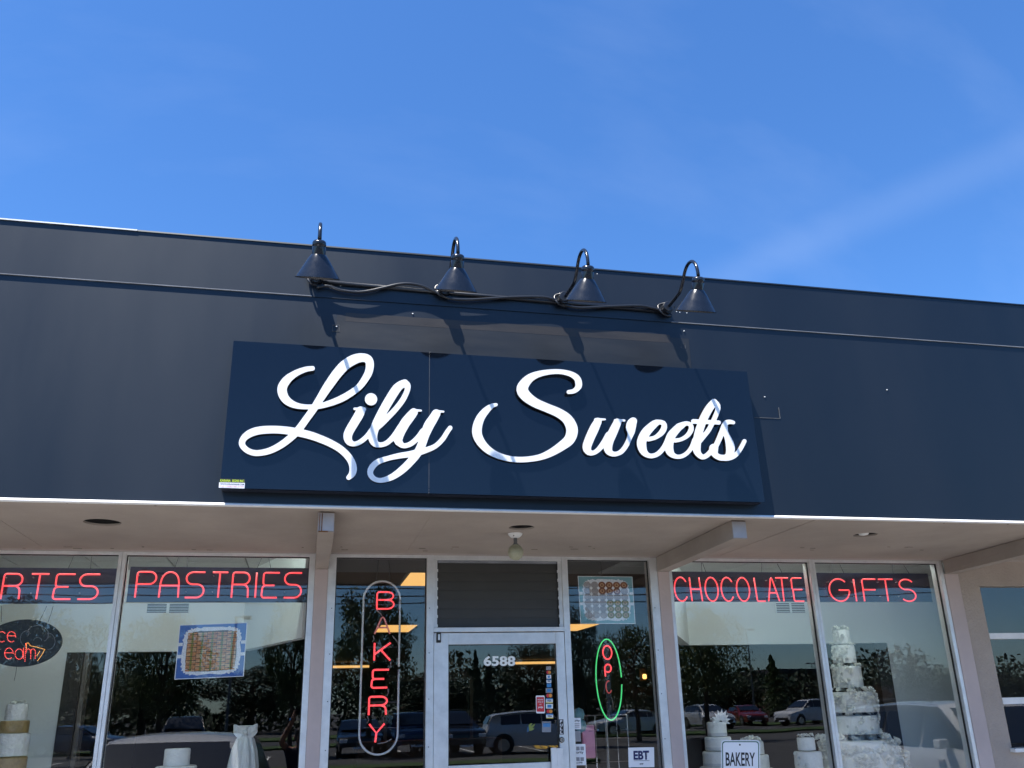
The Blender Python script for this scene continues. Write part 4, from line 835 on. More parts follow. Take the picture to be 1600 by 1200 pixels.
# oval LED sign: dotted "Ice Cream" with a cupcake
yD = .14; ld = empty('led_sign', at(36, 1041, yD), 'black oval dotted LED sign with ice cream lettering and a cupcake', 'LED sign')
c0 = at(36, 1004.5, yD); rx = (wx(97, 1002, yD)-wx(-25, 1002, yD))/2; rz = (wz(36, 967.5, yD)-wz(36, 1041.5, yD))/2
MB().prism([(c0[0]+rx*math.cos(R(a)), c0[2]+rz*math.sin(R(a))) for a in range(0, 360, 6)], yD, yD+.02).build('oval_board', 'led_black', ld)
def dots(pls, gap, r, mat):
    m = MB(); h = yD-.003
    for pl in pls:
        q = spline(pl, .5) if len(pl) > 2 else np.array([np.array(pl[0])*(1-t)+np.array(pl[1])*t for t in np.linspace(0, 1, 30)])
        acc = gap; last = q[0]
        for p in q:
            acc += float(np.hypot(*(p-last))); last = p
            if acc >= gap:
                acc = 0; w = at(p[0], p[1], yD); k = 6
                m.add([(w[0]+r*math.cos(2*math.pi*i/k), h, w[2]+r*math.sin(2*math.pi*i/k)) for i in range(k)]+[(w[0]+r*math.cos(2*math.pi*i/k), yD+.001, w[2]+r*math.sin(2*math.pi*i/k)) for i in range(k)],
                      [tuple(range(k))]+[(i, k+i, k+(i+1) % k, (i+1) % k) for i in range(k)])
    o = m.build('led_dots', mat, ld); o['kind'] = 'stuff'; return o
def circ(cx, cy, rx_, ry_, a0, a1, n=14): return [(cx+rx_*math.cos(R(a0+(a1-a0)*i/n)), cy-ry_*math.sin(R(a0+(a1-a0)*i/n))) for i in range(n+1)]
letters_led = [[(-13, 984), (-13, 1002)], circ(3, 995, 6.5, 8, 45, 315), [(12, 993.5), (24.5, 993.5)], circ(18, 995, 6.6, 8, 0, 310),
    circ(-22, 1021, 7, 9, 45, 315), [(-8, 1013), (-8, 1029)], circ(-3, 1019, 5, 5, 170, 50, 6), [(7.5, 1020), (20, 1020)], circ(14, 1021, 6.5, 8.5, 0, 310),
    circ(30, 1022, 6.3, 8, 0, 360), [(36.8, 1013), (36.8, 1029)], [(40.8, 1006), (39, 1035)], circ(44.5, 1020, 3.8, 6, 170, 10, 6)+[(48, 1029)], circ(51.7, 1020, 3.8, 6, 170, 10, 6)+[(55, 1029)]]
dots(letters_led, 2.1, .0026, 'led_red')
dots([[(40.5, 1006), (44, 1004.5), (48, 1009), (55, 1010.5), (62, 1012.5), (70, 1014.5)], [(70, 1015), (66, 1022), (62, 1028), (58.5, 1033)], [(62, 1018), (57, 1026)], [(41, 1007), (41.5, 1014)]], 1.8, .0022, 'led_amber')
dots([circ(59, 992, 17, 14.5, 165, -20, 20), circ(41.5, 998, 9.5, 12, 60, 255, 12), circ(76, 1002, 10, 12.5, 85, -95, 14), circ(69, 993, 6, 8.5, 20, -100, 8), circ(59, 1002, 6.5, 6, 160, 20, 8), circ(42, 990, 3, 4, 100, -90, 6)], 1.6, .0016, 'led_unlit')
for (a, b, c_, d_) in ((73, 947, 62, 969), (83, 947, 75, 972), (2, 947, 2, 972), (26, 1042, 22, 1064)):
    MB().tube([tuple(at(a, b, yD+.01)), tuple(at((a+c_)/2+.5, (b+d_)/2, yD+.01)), tuple(at(c_, d_, yD+.01))], .0016, 5).build('hanging_wire', 'cable_black', ld)

# ------------------------------------------------------------------ printed pictures taped inside the glass
def bil(cs, u, v): 
    (ax, ay), (bx, by), (cx, cy), (dx, dy) = cs
    return ((1-v)*((1-u)*ax+u*bx)+v*((1-u)*dx+u*cx), (1-v)*((1-u)*ay+u*by)+v*((1-u)*dy+u*cy))
def rosewob(n, amp): return lambda t: 1+amp*math.sin(n*t)+amp*.6*math.sin(2.7*n*t+1)
def poster(name, label, cs, ground, kind, y0=.012):
    e = empty(name, at(*bil(cs, .5, 1), y0), label, 'poster')
    MB().quadpx(cs, y0).build('sheet', 'print_white', e)
    b = .012; inn_ = [bil(cs, b, b), bil(cs, 1-b, b), bil(cs, 1-b, 1-b), bil(cs, b, 1-b)]
    MB().quadpx(inn_, y0-.0010).build('printed_ground', ground, e)
    def blob(rx_, ry_, pw, amp, n, dy, nm, mt, cx=.5, cy=.5):
        P = []
        for i in range(120):
            t = 2*math.pi*i/120; c, s_ = math.cos(t), math.sin(t); w = 1+amp*math.sin(n*t)+amp*.7*math.sin(n*1.7*t+1.3)
            P.append(at(*bil(cs, cx+rx_*w*math.copysign(abs(c)**pw, c), cy+ry_*w*math.copysign(abs(s_)**pw, s_)), y0-dy))
        P = P[::-1]; m = MB().add(P, [tuple(range(120))]); 
        return m.build(nm, mt, e)
    blob(.425, .435, .38, .022, 27, .0018, 'doily', 'print_doily')
    for sx in (-1, 1):
        for cy in (.36, .58): MB().quadpx([bil(cs, .5+sx*.46-.035, cy-.03), bil(cs, .5+sx*.46+.035, cy-.03), bil(cs, .5+sx*.46+.035, cy+.03), bil(cs, .5+sx*.46-.035, cy+.03)], y0-.0016).build('tray_handle', 'print_doily', e)
    blob(.365, .372, .34, .010, 21, .0026, 'tray', 'print_brown' if kind == 'rows' else 'print_white')
    if kind == 'rows':
        for i in range(5):
            for j in range(18):
                u0, u1 = .140+i*.1445, .140+(i+1)*.1445-.006; v0, v1 = .155+j*.0395, .155+(j+1)*.0395-.007
                um = u0+.42*(u1-u0); un = u0+.64*(u1-u0)
                for (a, b_, mt) in ((u0, um, 'pastry'), (um, un, 'pistachio'), (un, u1, 'pastry')):
                    if mt == 'pastry' and random.random() < .35: mt = 'pastry_pale'
                    sl = .006*(1 if (i+j) % 2 else -1)
                    MB().quadpx([bil(cs, a, v0), bil(cs, b_, v0+sl), bil(cs, b_, v1+sl), bil(cs, a, v1)], y0-.0036).build('pastry_piece', mt, e)
    else:
        for i in range(6):
            for j in range(6):
                cx, cy = .165+i*.134, .185+j*.126
                mt = 'pastry_dark' if (j == 0 and i >= 2) or (j == 1 and 2 <= i <= 4) else ('pistachio' if j >= 3 and i >= 3 else 'roll_grey')
                for r_, dy, m2 in ((.068, .0036, mt), (.036, .0042, 'pastry_pale' if mt != 'roll_grey' else 'roll_grey'), (.020, .0048, mt)):
                    P = [at(*bil(cs, cx+r_*math.cos(2*math.pi*k/14), cy+r_*1.08*math.sin(2*math.pi*k/14)), y0-dy) for k in range(14)][::-1]
                    MB().add(P, [tuple(range(14))]).build('pastry_piece', m2, e)
    return e
poster('pastry_poster', 'blue edged picture of a tray of stacked pastry fingers below PASTRIES', [(280.5, 976.4), (386.8, 972.5), (380.8, 1056.9), (272.4, 1061.9)], 'print_blue', 'rows')
poster('pastry_poster', 'pale blue picture of round pastry rolls above the oval neon sign', [(902.7, 900), (988, 901), (993, 974.7), (907, 974.7)], 'print_teal', 'rolls')

# ------------------------------------------------------------------ stickers and notices on the door and side glass
yg = -.034
num = empty('door_number', at(780, 1041, yg), 'white house number 6588 on the door glass', 'number')
text_fit('digits', '6588', [(755.5, 1024.8), (805.3, 1024.8), (805.3, 1040.7), (755.5, 1040.7)], yg, 'number_white', num, .035)
cards = [(1044, 7.4, 5.8, 'grey bank card sticker, topmost of the column on the door', 'print_grey', None), (1050.4, 7.4, 5.8, 'small red and orange card sticker, second from top', 'print_black', 'mc'), (1057.4, 7.4, 5.8, 'pale card sticker with a blue mark, third from top', 'paper_white', 'blue'), (1064.3, 7.4, 5.4, 'small white and blue card sticker, fourth from top', 'paper_white', 'band'), (1071, 7.0, 6, 'plain blue card sticker, fifth from top', 'print_cyan', None),
         (1078.9, 10.6, 7.2, 'wider grey sticker with a blue square, sixth from top', 'print_grey', 'square'), (1086.8, 10.4, 7, 'dark sticker with red and orange discs, seventh from top', 'print_black', 'mc'), (1095, 10.8, 7.6, 'white card sticker with blue band and gold foot', 'paper_white', 'visa'), (1103.5, 10.8, 7.2, 'pale sticker with a blue square, third from the bottom', 'number_white', 'square'), (1111.4, 10.4, 6.8, 'dark sticker with red and orange discs, second from the bottom', 'print_black', 'mc'), (1119, 10.8, 7.2, 'white and blue card sticker at the foot of the column', 'paper_white', 'visa')]
for k, (cy, w, h, lab, mt, mk) in enumerate(cards):
    cx = 857.2+k*.16; e = empty('card_sticker', at(cx, cy+h/2, yg), lab, 'sticker', 'payment card stickers on the door')
    q = [(cx-w/2, cy-h/2), (cx+w/2, cy-h/2), (cx+w/2, cy+h/2), (cx-w/2, cy+h/2)]
    MB().quadpx(q, yg).build('sheet', mt, e)
    if mk == 'mc':
        for dx, m2, dd in ((-.18, 'print_red', .0008), (.18, 'print_orange', .0014)):
            P = [at(cx+dx*w+.30*h*math.cos(2*math.pi*i/16)*1.3, cy+.42*h*math.sin(2*math.pi*i/16), yg-dd) for i in range(16)][::-1]; MB().add(P, [tuple(range(16))]).build('disc', m2, e)
    elif mk in ('blue', 'square'):
        f = .22 if mk == 'blue' else .30; MB().quadpx([(cx-f*w, cy-.32*h), (cx+f*w, cy-.32*h), (cx+f*w, cy+.32*h), (cx-f*w, cy+.32*h)], yg-.001).build('mark', 'print_cyan', e)
    elif mk in ('visa', 'band'):
        MB().quadpx([(cx-.5*w, cy-.5*h), (cx+.5*w, cy-.5*h), (cx+.5*w, cy-.28*h), (cx-.5*w, cy-.28*h)], yg-.001).build('band', 'print_cyan', e)
        text_fit('lettering', 'VISA', [(cx-.34*w, cy-.2*h), (cx+.34*w, cy-.2*h), (cx+.34*w, cy+.2*h), (cx-.34*w, cy+.2*h)], yg-.001, 'print_navy', e, .03)
        if mk == 'visa': MB().quadpx([(cx-.5*w, cy+.3*h), (cx+.5*w, cy+.3*h), (cx+.5*w, cy+.5*h), (cx-.5*w, cy+.5*h)], yg-.001).build('band', 'print_yellow', e)
ye = empty('review_sticker', at(844, 1115, yg), 'red sticker in a white rounded border beside the card stickers', 'sticker')
def rrect(x0, y0, x1, y1, r, y, sh=0):
    P = []
    for cx, cy, a in ((x1-r, y0+r, 0), (x0+r, y0+r, 90), (x0+r, y1-r, 180), (x1-r, y1-r, 270)):
        for i in range(5): t = R(a+22.5*i); P.append(at(cx+r*math.cos(t)+sh*(cy-y0), cy-r*math.sin(t), y))
    return MB().add(P, [tuple(range(len(P)))])
rrect(837.2, 1086.8, 851, 1114.7, 1.6, yg, .02).build('sheet', 'paper_white', ye); rrect(838.4, 1089.2, 850, 1112, .6, yg-.001, .02).build('panel', 'print_red', ye)
for t_, yy, hh_, wd_ in (('PEOPLE', 1093.2, 2.0, 8.5), ('LOVE US', 1096.8, 2.0, 8.5), ('ON', 1100.6, 1.8, 3), ('yelp', 1105.2, 4.2, 8)):
    text_fit('lettering', t_, [(844.4-wd_/2, yy-hh_/2), (844.4+wd_/2, yy-hh_/2), (844.4+wd_/2, yy+hh_/2), (844.4-wd_/2, yy+hh_/2)], yg-.002, 'paper_white', ye, .02)
lg = empty('logo_decal', at(830, 1146, yg), 'translucent slanted green and blue logo decal low on the door glass', 'decal')
for (pts, mt) in (([(826, 1133), (829, 1130.5), (832, 1130), (829, 1135), (836, 1130.5), (834.5, 1134.5), (831, 1138), (836, 1137.5), (832, 1141), (827, 1142)], 'decal_green'), ([(823.5, 1137.5), (825.8, 1134), (826.8, 1142.3), (823, 1144.6)], 'decal_blue')):
    MB().add([at(a, b, yg) for a, b in pts][::-1], [tuple(range(len(pts)))]).build('mark', mt, lg)
for k, (x0, y0, x1, y1) in enumerate(((847, 1127, 861, 1144),)):
    e = empty('blue_decal', at(854, 1144, yg+.012), 'faded blue square decal behind the door glass near the latch', 'decal'); MB().quadpx([(x0, y0), (x1, y0), (x1, y1), (x0, y1)], yg+.014).build('sheet', 'print_grey', e); MB().quadpx([(x0+1.5, y0+3), (x1-1.5, y0+3), (x1-1.5, y0+9), (x0+1.5, y0+9)], yg+.013).build('panel', 'print_cyan', e)
pu = empty('pull_sticker', at(877, 1148, -.0515), 'black sticker with white letters PULL on the door stile', 'sticker')
MB().quadpx([(873, 1124), (880.3, 1124), (881, 1147.7), (873.8, 1147.7)], -.0512).build('sheet', 'print_black', pu)
for t_, yy in zip('PULL', (1127.2, 1133, 1138.8, 1144.4)): text_fit('lettering', t_, [(874.9+(yy-1124)*.03, yy-2.2), (878.6+(yy-1124)*.03, yy-2.2), (878.6+(yy-1124)*.03, yy+2.2), (874.9+(yy-1124)*.03, yy+2.2)], -.0520, 'paper_white', pu, .03)
ys = -.006
def notice(name, label, q, mt='paper_white'):
    e = empty(name, at(*q[2], ys), label, 'notice'); MB().quadpx(q, ys).build('sheet', mt, e); return e
n1 = notice('security_notice', 'small white security notice beside the door stile', [(889.2, 1121.8), (907.2, 1121.6), (908, 1139.4), (889.8, 1139.6)])
text_fit('lettering', 'Security', [(890.2, 1124.6), (905.8, 1124.4), (906, 1128.2), (890.4, 1128.4)], ys-.001, 'print_black', n1, .02)
for k in range(3): MB().quadpx([(890.6, 1130.5+k*2.6), (905.6, 1130.4+k*2.6), (905.6, 1131.4+k*2.6), (890.6, 1131.5+k*2.6)], ys-.001).build('text_line', 'print_grey', n1)
notice('grey_notice', 'plain grey square card between the two security notices', [(890.6, 1142.2), (907, 1142), (907.8, 1158.6), (891.4, 1158.8)], 'print_grey')
n2 = notice('security_notice', 'larger white security notice with six grey squares at the bottom edge', [(891.6, 1162.9), (914.6, 1162.3), (916, 1195.4), (893.2, 1196)])
text_fit('lettering', 'Security', [(892.8, 1173.6), (911.6, 1173.2), (911.9, 1178.4), (893.1, 1178.8)], ys-.001, 'print_black', n2, .02)
text_fit('lettering', '855-5940', [(898, 1190.4), (910, 1190.1), (910.2, 1193), (898.2, 1193.3)], ys-.001, 'print_black', n2, .02)
for r0 in (1166.6, 1183.2):
    for k in range(3): MB().quadpx([(893.6+k*6.6, r0), (899+k*6.6, r0-.1), (899.3+k*6.6, r0+5.8), (893.9+k*6.6, r0+5.9)], ys-.001).build('square', 'print_grey', n2)
n3 = notice('ebt_notice', 'white EBT notice taped inside the side glass', [(981.4, 1168.2), (1021.9, 1167.4), (1022.6, 1198.6), (982.2, 1198.9)])
text_fit('lettering', 'EBT', [(989.6, 1173.2), (1014, 1172.8), (1014.3, 1187), (990, 1187.2)], ys-.001, 'print_navy', n3, .045)
MB().quadpx([(990.2, 1188.2), (1014.8, 1187.9), (1014.8, 1188.8), (990.2, 1189.1)], ys-.001).build('text_line', 'print_grey', n3); text_fit('lettering', 'ow', [(999.5, 1192.5), (1005.5, 1192.3), (1005.5, 1194.8), (999.5, 1195)], ys-.001, 'print_black', n3, .03)
# BAKERY parking sign on its post, just outside the glass
yp = -.30
pk = empty('parking_sign', (wx(1160, 1170, yp), yp+.02, 0), 'white BAKERY sign with a green border on a post outside the glass', 'sign')
rrect(1126.6, 1156.4, 1187.2, 1245, 5.2, yp, .012).build('plate', 'paper_white', pk)
rrect(1128.2, 1158.2, 1185.7, 1244, 4.6, yp-.0012, .012).build('border', 'print_green', pk)
rrect(1129.6, 1159.7, 1184.4, 1243, 4.0, yp-.0024, .012).build('field', 'paper_white', pk)
text_fit('lettering', 'BAKERY', [(1133.6, 1175.3), (1179.6, 1175.8), (1180, 1197), (1134, 1196.7)], yp-.0036, 'print_black', pk, .018)
c = at(1156, 1163.7, yp-.004); m = MB(); m.tube([(c[0], yp-.006, c[2]), (c[0], yp-.0025, c[2])], .006, 10); m.build('bolt', 'dark_gasket', pk)
MB().box(c[0]-.025, c[0]+.025, yp+.004, yp+.045, 0, c[2]+.03).build('post', 'pole_metal', pk)

# chrome wire rack inside the side glass
rk = empty('wire_rack', (wx(935, 1150, .55), .55, .02), 'chrome wire grid display rack behind the side glass', 'rack')
xa_, xb_ = wx(897, 1160, .55), wx(982, 1160, .55); ztp = wz(930, 1118, .55)
for k, x in enumerate(np.linspace(xa_, xb_, 6)): MB().tube([(x, .55, .02), (x, .55, ztp)], .0035 if k != 3 else .012, 6).build('upright_wire', 'chrome', rk)
for k, z in enumerate(np.arange(ztp, .3, -.17)): MB().tube([(xa_, .548, z), (xb_, .548, z)], .0032, 6).build('cross_wire', 'chrome', rk)
for k, x in enumerate((xa_+.1, xb_-.12)): MB().tube([(x, .55, ztp-.12), (x+.02, .3, ztp-.10)], .004, 6).build('hook', 'chrome', rk)
gf = empty('gift_packet', (wx(905, 1125, .5), .5, wz(905, 1142, .5)), 'pale green packet hanging on the wire rack', 'packet'); p0 = gf.location
for dx, dz in ((-.0, .12), (.012, .035)): MB().lathe((p0.x+dx, .5, p0.z+dz), [(.0, -.05), (.035, -.035), (.045, 0), (.035, .035), (.0, .05)], 12).build('bundle', 'print_teal', gf, smooth=True)
gf = empty('gift_packet', (wx(920, 1170, .5), .5, wz(920, 1185, .5)), 'pink packet hanging behind the larger security notice', 'packet'); p0 = gf.location
MB().box(p0.x-.05, p0.x+.05, .48, .52, p0.z, p0.z+.24).build('bag', 'print_pink', gf, bevel=.01)

# ------------------------------------------------------------------ cakes on display
def flower_mesh():
    m = MB()
    for ring, (n, L, up, w) in enumerate(((6, 1.0, .25, .5), (5, .68, .65, .42), (4, .38, .95, .3))):
        for k in range(n):
            a = 2*math.pi*(k+.37*ring)/n; ca, sa = math.cos(a), math.sin(a)
            pr = [(0, 0, 0), (L*.55, -w, up*.35), (L, -w*.45, up*.9), (L*1.05, w*.45, up*.9), (L*.55, w, up*.35), (L*.55, 0, up*.15)]
            m.add([(x*ca-y*sa, x*sa+y*ca, z) for x, y, z in pr], [(0, 1, 5), (1, 2, 5), (2, 3, 5), (3, 4, 5), (4, 0, 5)])
    return m.mesh('flower')
FLOWER = flower_mesh(); FLOWER.materials.append(MATS['petal'])
def flower(parent, pos, nrm, s):
    o = bpy.data.objects.new('flower', FLOWER); COL.objects.link(o); o.parent = parent; w = wloc(parent)
    o.location = [float(a-b) for a, b in zip(pos, w)]; o.scale = (s, s, s)
    q = Vector([float(a) for a in nrm]).to_track_quat('Z', 'Y').to_euler(); q.rotate_axis('Z', random.random()*6); o.rotation_euler = q
    return o
def ruf(n, amp): 
    ph = [random.random()*6 for _ in range(60)]
    return lambda i, a: amp*(math.sin(n*a+ph[i % 60]*.8)+.5*math.sin(2.3*n*a+ph[(i*7) % 60]))
def tier(e, x, y, z0, z1, r, mt, taper=1., ruffle=0., name='tier'):
    k = 40; h = z1-z0; pr = [(r*.985, 0), (r, .006)]
    n = 8 if ruffle else 3
    pr += [(r*(1+(taper-1)*i/n), .006+(h-.018)*i/n) for i in range(1, n+1)]+[(r*taper*.975, h-.004), (r*taper*.93, h)]
    m = MB().lathe((x, y, z0), pr, k, wob=ruf(11, ruffle) if ruffle else None); m.cap(k)
    return m.build(name, mt, e, smooth=True)
ZTB = .70; YC = .70
def cake(name, label, pxa, tiers, flowers=(), y=YC, extra=True, cat='cake', group='display cakes'):
    """tiers: (half width px, top y px, bottom y px, material, ruffle) top to bottom, centred on the vertical through pxa"""
    x = wx(pxa[0], pxa[1], y); e = empty(name, (x, y, ZTB), label, cat, group); last = None; T_ = y-CAM[1]
    geo = []
    for (hwp, yt, yb_, mt, rf) in tiers:
        z1 = wz(pxa[0], yt, y); z0 = wz(pxa[0], yb_, y); r = hwp*T_/FPX/1.03
        tier(e, x, y, z0, z1-.0005, r, mt, ruffle=rf); geo.append((x, y, z0, z1, r)); last = (z0, r)
    z0, r = last
    while extra and z0 > ZTB+.01:
        z1 = z0-.0005; r *= 1.22; z0 = max(ZTB, z1-.17); tier(e, x, y, z0, z1, r, tiers[-1][3], ruffle=tiers[-1][4])
    return e, geo
def top_flowers(e, g, n, s, spread=.8, arcdir=None):
    x, y, z0, z1, r = g
    for k in range(n):
        a = random.random()*2*math.pi; q = math.sqrt(random.random())*spread*r
        if arcdir is not None: a = arcdir+(random.random()-.5)*1.8
        flower(e, (x+q*math.cos(a), y+q*math.sin(a), z1+s*.15+random.random()*s*.7), (math.cos(a)*.5, math.sin(a)*.5-.3, 1), s*(.7+.5*random.random()))
def side_flowers(e, g, n, s, a0=math.pi, a1=2*math.pi, zr=(0, 1)):
    x, y, z0, z1, r = g
    for k in range(n):
        a = a0+(a1-a0)*random.random(); z = z0+(z1-z0)*(zr[0]+(zr[1]-zr[0])*random.random())
        flower(e, (x+(r+s*.15)*math.cos(a), y+(r+s*.15)*math.sin(a), z), (math.cos(a), math.sin(a), .35), s*(.7+.5*random.random()))
e, g = cake('tiered_cake', 'white ruffled cake with brown and gold bands at the picture edge', (20, 1150), [(13.5, 1100, 1125, 'icing_ruffle', .05), (18.5, 1126, 1145.5, 'icing_gold', .006), (21.5, 1146, 1181, 'icing_ruffle', .035), (22.5, 1182, 1206, 'icing_gold', .006)])
top_flowers(e, g[0], 9, .018)
e, g = cake('tiered_cake', 'small plain white round cake in front of the parked car reflection', (277, 1180), [(17.5, 1169.5, 1196, 'icing', .008), (28, 1196.5, 1216, 'icing', .008)])
e, g = cake('tiered_cake', 'white banded cake with a big star flower on top beside the parking sign', (1122, 1160), [(15.5, 1128, 1150, 'icing', .004), (21, 1151, 1172, 'icing', .004), (26.5, 1173.5, 1197, 'icing', .004), (33, 1197.5, 1220, 'icing', .004)], y=.62)
for gg in g: MB().lathe((gg[0], gg[1], gg[2]+.003), [(gg[4]*1.006, 0), (gg[4]*1.012, .004), (gg[4]*1.012, .018), (gg[4]*1.004, .021)], 40).build('ribbon_band', 'ribbon', e, smooth=True)
x, y, z0, z1, r = g[0]
for k in range(9):
    a = R(-20+k*26); L = .075+.02*random.random(); d = Vector((math.cos(a), -.25, math.sin(a))); s_ = Vector((-math.sin(a), 0, math.cos(a)))
    b = Vector((x+.02, y-.05, z1+.012)); pts = [b, b+d*L*.5+s_*.016, b+d*L, b+d*L*.5-s_*.016, b+d*L*.55+Vector((0, .010, 0))]
    MB().add([tuple(p) for p in pts], [(0, 1, 4), (1, 2, 4), (2, 3, 4), (3, 0, 4)]).build('sugar_petal', 'petal', e)
top_flowers(e, g[0], 4, .022, .5)
e, g = cake('tiered_cake', 'white cake topped with clustered roses half behind the parking sign', (1176, 1180), [(19, 1158, 1178, 'icing', .006), (25, 1179, 1200, 'icing', .006), (32, 1200.5, 1222, 'icing', .006)], y=.95)
top_flowers(e, g[0], 16, .028)
e, g = cake('tiered_cake', 'low white cake with sugar flowers left of the tall wedding cake', (1262, 1180), [(14, 1152, 1172, 'icing', .01), (22, 1174, 1205, 'icing', .01), (29, 1205.5, 1225, 'icing', .01)], y=.45)
top_flowers(e, g[0], 12, .02); side_flowers(e, g[1], 8, .02, R(180), R(240))
# the tall wedding cake smothered in sugar flowers
YW = .78; px = (1327, 1080)
def wz_(yy): return yy
tiers = [(14, 984, 1006, 'icing', .012), (19, 1008, 1036, 'icing', .012), (24, 1041, 1074, 'icing', .010), (40, 1081, 1113, 'icing_ruffle', .05), (39, 1118, 1146, 'icing', .008), (62, 1156, 1178, 'icing', .02), (72, 1179, 1210, 'icing', .02)]
e, g = cake('wedding_cake', 'very tall white wedding cake smothered in sugar flowers', px, tiers, y=YW, cat='cake')
for q, (nt, ns, s_) in zip(g, ((22, 8, .022), (18, 24, .020), (16, 26, .020), (26, 60, .024), (20, 22, .020), (60, 60, .034), (0, 90, .036))):
    if nt: top_flowers(e, q, nt, s_, 1.0)
    side_flowers(e, q, ns, s_, R(175), R(255) if q[4] < .13 else R(365))
MB().lathe((g[4][0], YW, g[4][2]-.004), [(g[4][4]*1.18, 0), (g[4][4]*1.2, .003), (g[4][4]*1.18, .006), (0, .0065)], 40).build('cake_board', 'ribbon', e)
MB().lathe((g[2][0], YW, g[2][2]-.004), [(g[2][4]*1.08, 0), (g[2][4]*1.1, .003), (g[2][4]*1.08, .006), (0, .0065)], 40).build('cake_board', 'ribbon', e)
# a favour draped in white tulle with a bow
yT = .62; x = wx(382, 1170, yT); zt_ = wz(382, 1131, yT); zk = wz(382, 1146, yT)
e = empty('tulle_favour', (x, yT, ZTB), 'white tulle drape gathered with a bow beside the plain cake', 'drape')
k = 48
prof = [(.125, ZTB), (.115, ZTB+.10), (.100, zk-.22), (.085, zk-.12), (.060, zk-.04), (.040, zk-.008), (.036, zk), (.05, zk+.02), (.07, zt_-.012)]
m = MB().lathe((x, yT, 0), prof, k, wob=lambda i, a: .10*math.sin(9*a+.15*i)+.06*math.sin(17*a+1)); m.build('drape', 'tulle', e, smooth=True)
for s_ in (-1, 1):
    lp = [(x+s_*(.01+.075*math.sin(t)), yT-.045-.012*math.sin(2*t), zk+.01+.045*math.sin(t*.5)*math.cos(t*.9)+.02*math.sin(t)) for t in np.linspace(.1, 3.0, 10)]
    v = []; f = []
    for i, p in enumerate(lp): v += [(p[0], p[1], p[2]-.022), (p[0], p[1]-.01, p[2]+.024)]
    f = [(2*i, 2*i+2, 2*i+3, 2*i+1) for i in range(len(lp)-1)]
    MB().add(v, f).build('bow_loop', 'tulle', e, smooth=True)
MB().lathe((x, yT-.05, zk+.005), [(0, -.016), (.014, -.010), (.017, 0), (.014, .012), (0, .016)], 12).build('bow_knot', 'tulle', e, smooth=True)

# ------------------------------------------------------------------ what the shop glass mirrors: trees, cars, poles, the photographer
def tree_mesh(seed, kind):
    rg = np.random.default_rng(seed); n = {'broad': 11000, 'conifer': 6000, 'sparse': 4500}[kind]; H = 1.0
    if kind == 'conifer':
        t = rg.random(n)**.7; z = .12+.88*t; rr = .24*(1-t)+.01; a = rg.random(n)*2*np.pi; q = np.sqrt(rg.random(n)*.8+.2)
        lay = .75+.35*np.sin(z*46+3*np.sin(a)); c = np.stack([rr*q*lay*np.cos(a), rr*q*lay*np.sin(a), z], 1); ls = .013
    else:
        nb = 34; bc = rg.normal(size=(nb, 3)); bc /= np.linalg.norm(bc, axis=1, keepdims=True); bc *= (.35+.65*rg.random((nb, 1))**.5)
        bc = bc*[.32, .32, .34]+[0, 0, .58]; br_ = .07+.10*rg.random(nb)
        if kind == 'sparse': br_ *= .8
        k = rg.integers(0, nb, n); d = rg.normal(size=(n, 3)); d /= np.linalg.norm(d, axis=1, keepdims=True); c = bc[k]+d*(br_[k]*(.55+.5*rg.random(n)))[:, None]; ls = .0115
    nx = rg.normal(size=(n, 3)); nx /= np.linalg.norm(nx, axis=1, keepdims=True); t2 = np.cross(nx, rg.normal(size=(n, 3))); t2 /= np.linalg.norm(t2, axis=1, keepdims=True); b2 = np.cross(nx, t2)
    s_ = ls*(.6+.8*rg.random(n))[:, None]
    V = np.stack([c-t2*s_, c-b2*s_*.55, c+t2*s_, c+b2*s_*.55], 1).reshape(-1, 3)
    me = bpy.data.meshes.new('crown'); me.from_pydata(V.tolist(), [], np.arange(4*n).reshape(-1, 4).tolist()); me.update()
    tr = MB(); tr.tube([(0, 0, 0), (.01, 0, .15), (0, .01, .35), (.01, 0, .55), (0, 0, .85 if kind == 'conifer' else .78)], [.028, .022, .018, .012, .004], 8)
    if kind != 'conifer':
        for j in range(9):
            a = j*2.4; z = .28+.045*j; L = .20+.06*rg.random(); tr.tube([(0, 0, z), (L*.5*math.cos(a), L*.5*math.sin(a), z+.10), (L*math.cos(a), L*math.sin(a), z+.24)], [.011, .007, .003], 6)
    return me, tr.mesh('trunk')
TM = {}
for kd, sd, mts in (('broad', 3, ('leaf', 'leaf_light', 'leaf_dark', 'leaf_rust')), ('conifer', 5, ('leaf_dark', 'leaf')), ('sparse', 8, ('leaf', 'leaf_light'))):
    c_, t_ = tree_mesh(sd, kd); t_.materials.append(MATS['bark'])
    for mt in mts:
        cc = c_.copy(); cc.materials.append(MATS[mt]); TM[kd, mt] = (cc, t_)
def tree(px, topy, T_, wpx, kind, mt, label, rot=0.):
    p = refl(px, topy, T_); h = p[2]+.15; wid = wpx*T_/FPX
    e = empty('leafy_tree' if kind != 'conifer' else 'conifer_tree', (p[0], p[1], -.15), label, 'tree', 'trees across the car park mirrored in the glass')
    cr_, tk = TM[kind, mt]; sxy = wid/(.80 if kind != 'conifer' else .46)
    for nm, me in (('crown', cr_), ('trunk', tk)):
        o = bpy.data.objects.new(nm, me); COL.objects.link(o); o.parent = e; o.scale = (sxy, sxy, h/(1.0 if kind == 'conifer' else 1.02)); o.rotation_euler.z = rot+len(label)
tree(25, 905, 38, 190, 'broad', 'leaf_light', 'broad tree mirrored behind the dotted oval sign')
tree(140, 950, 46, 110, 'sparse', 'leaf_light', 'thin spreading tree mirrored below the cut off neon word')
tree(270, 935, 44, 140, 'broad', 'leaf_light', 'pale tree mirrored above the stacked pastry picture')
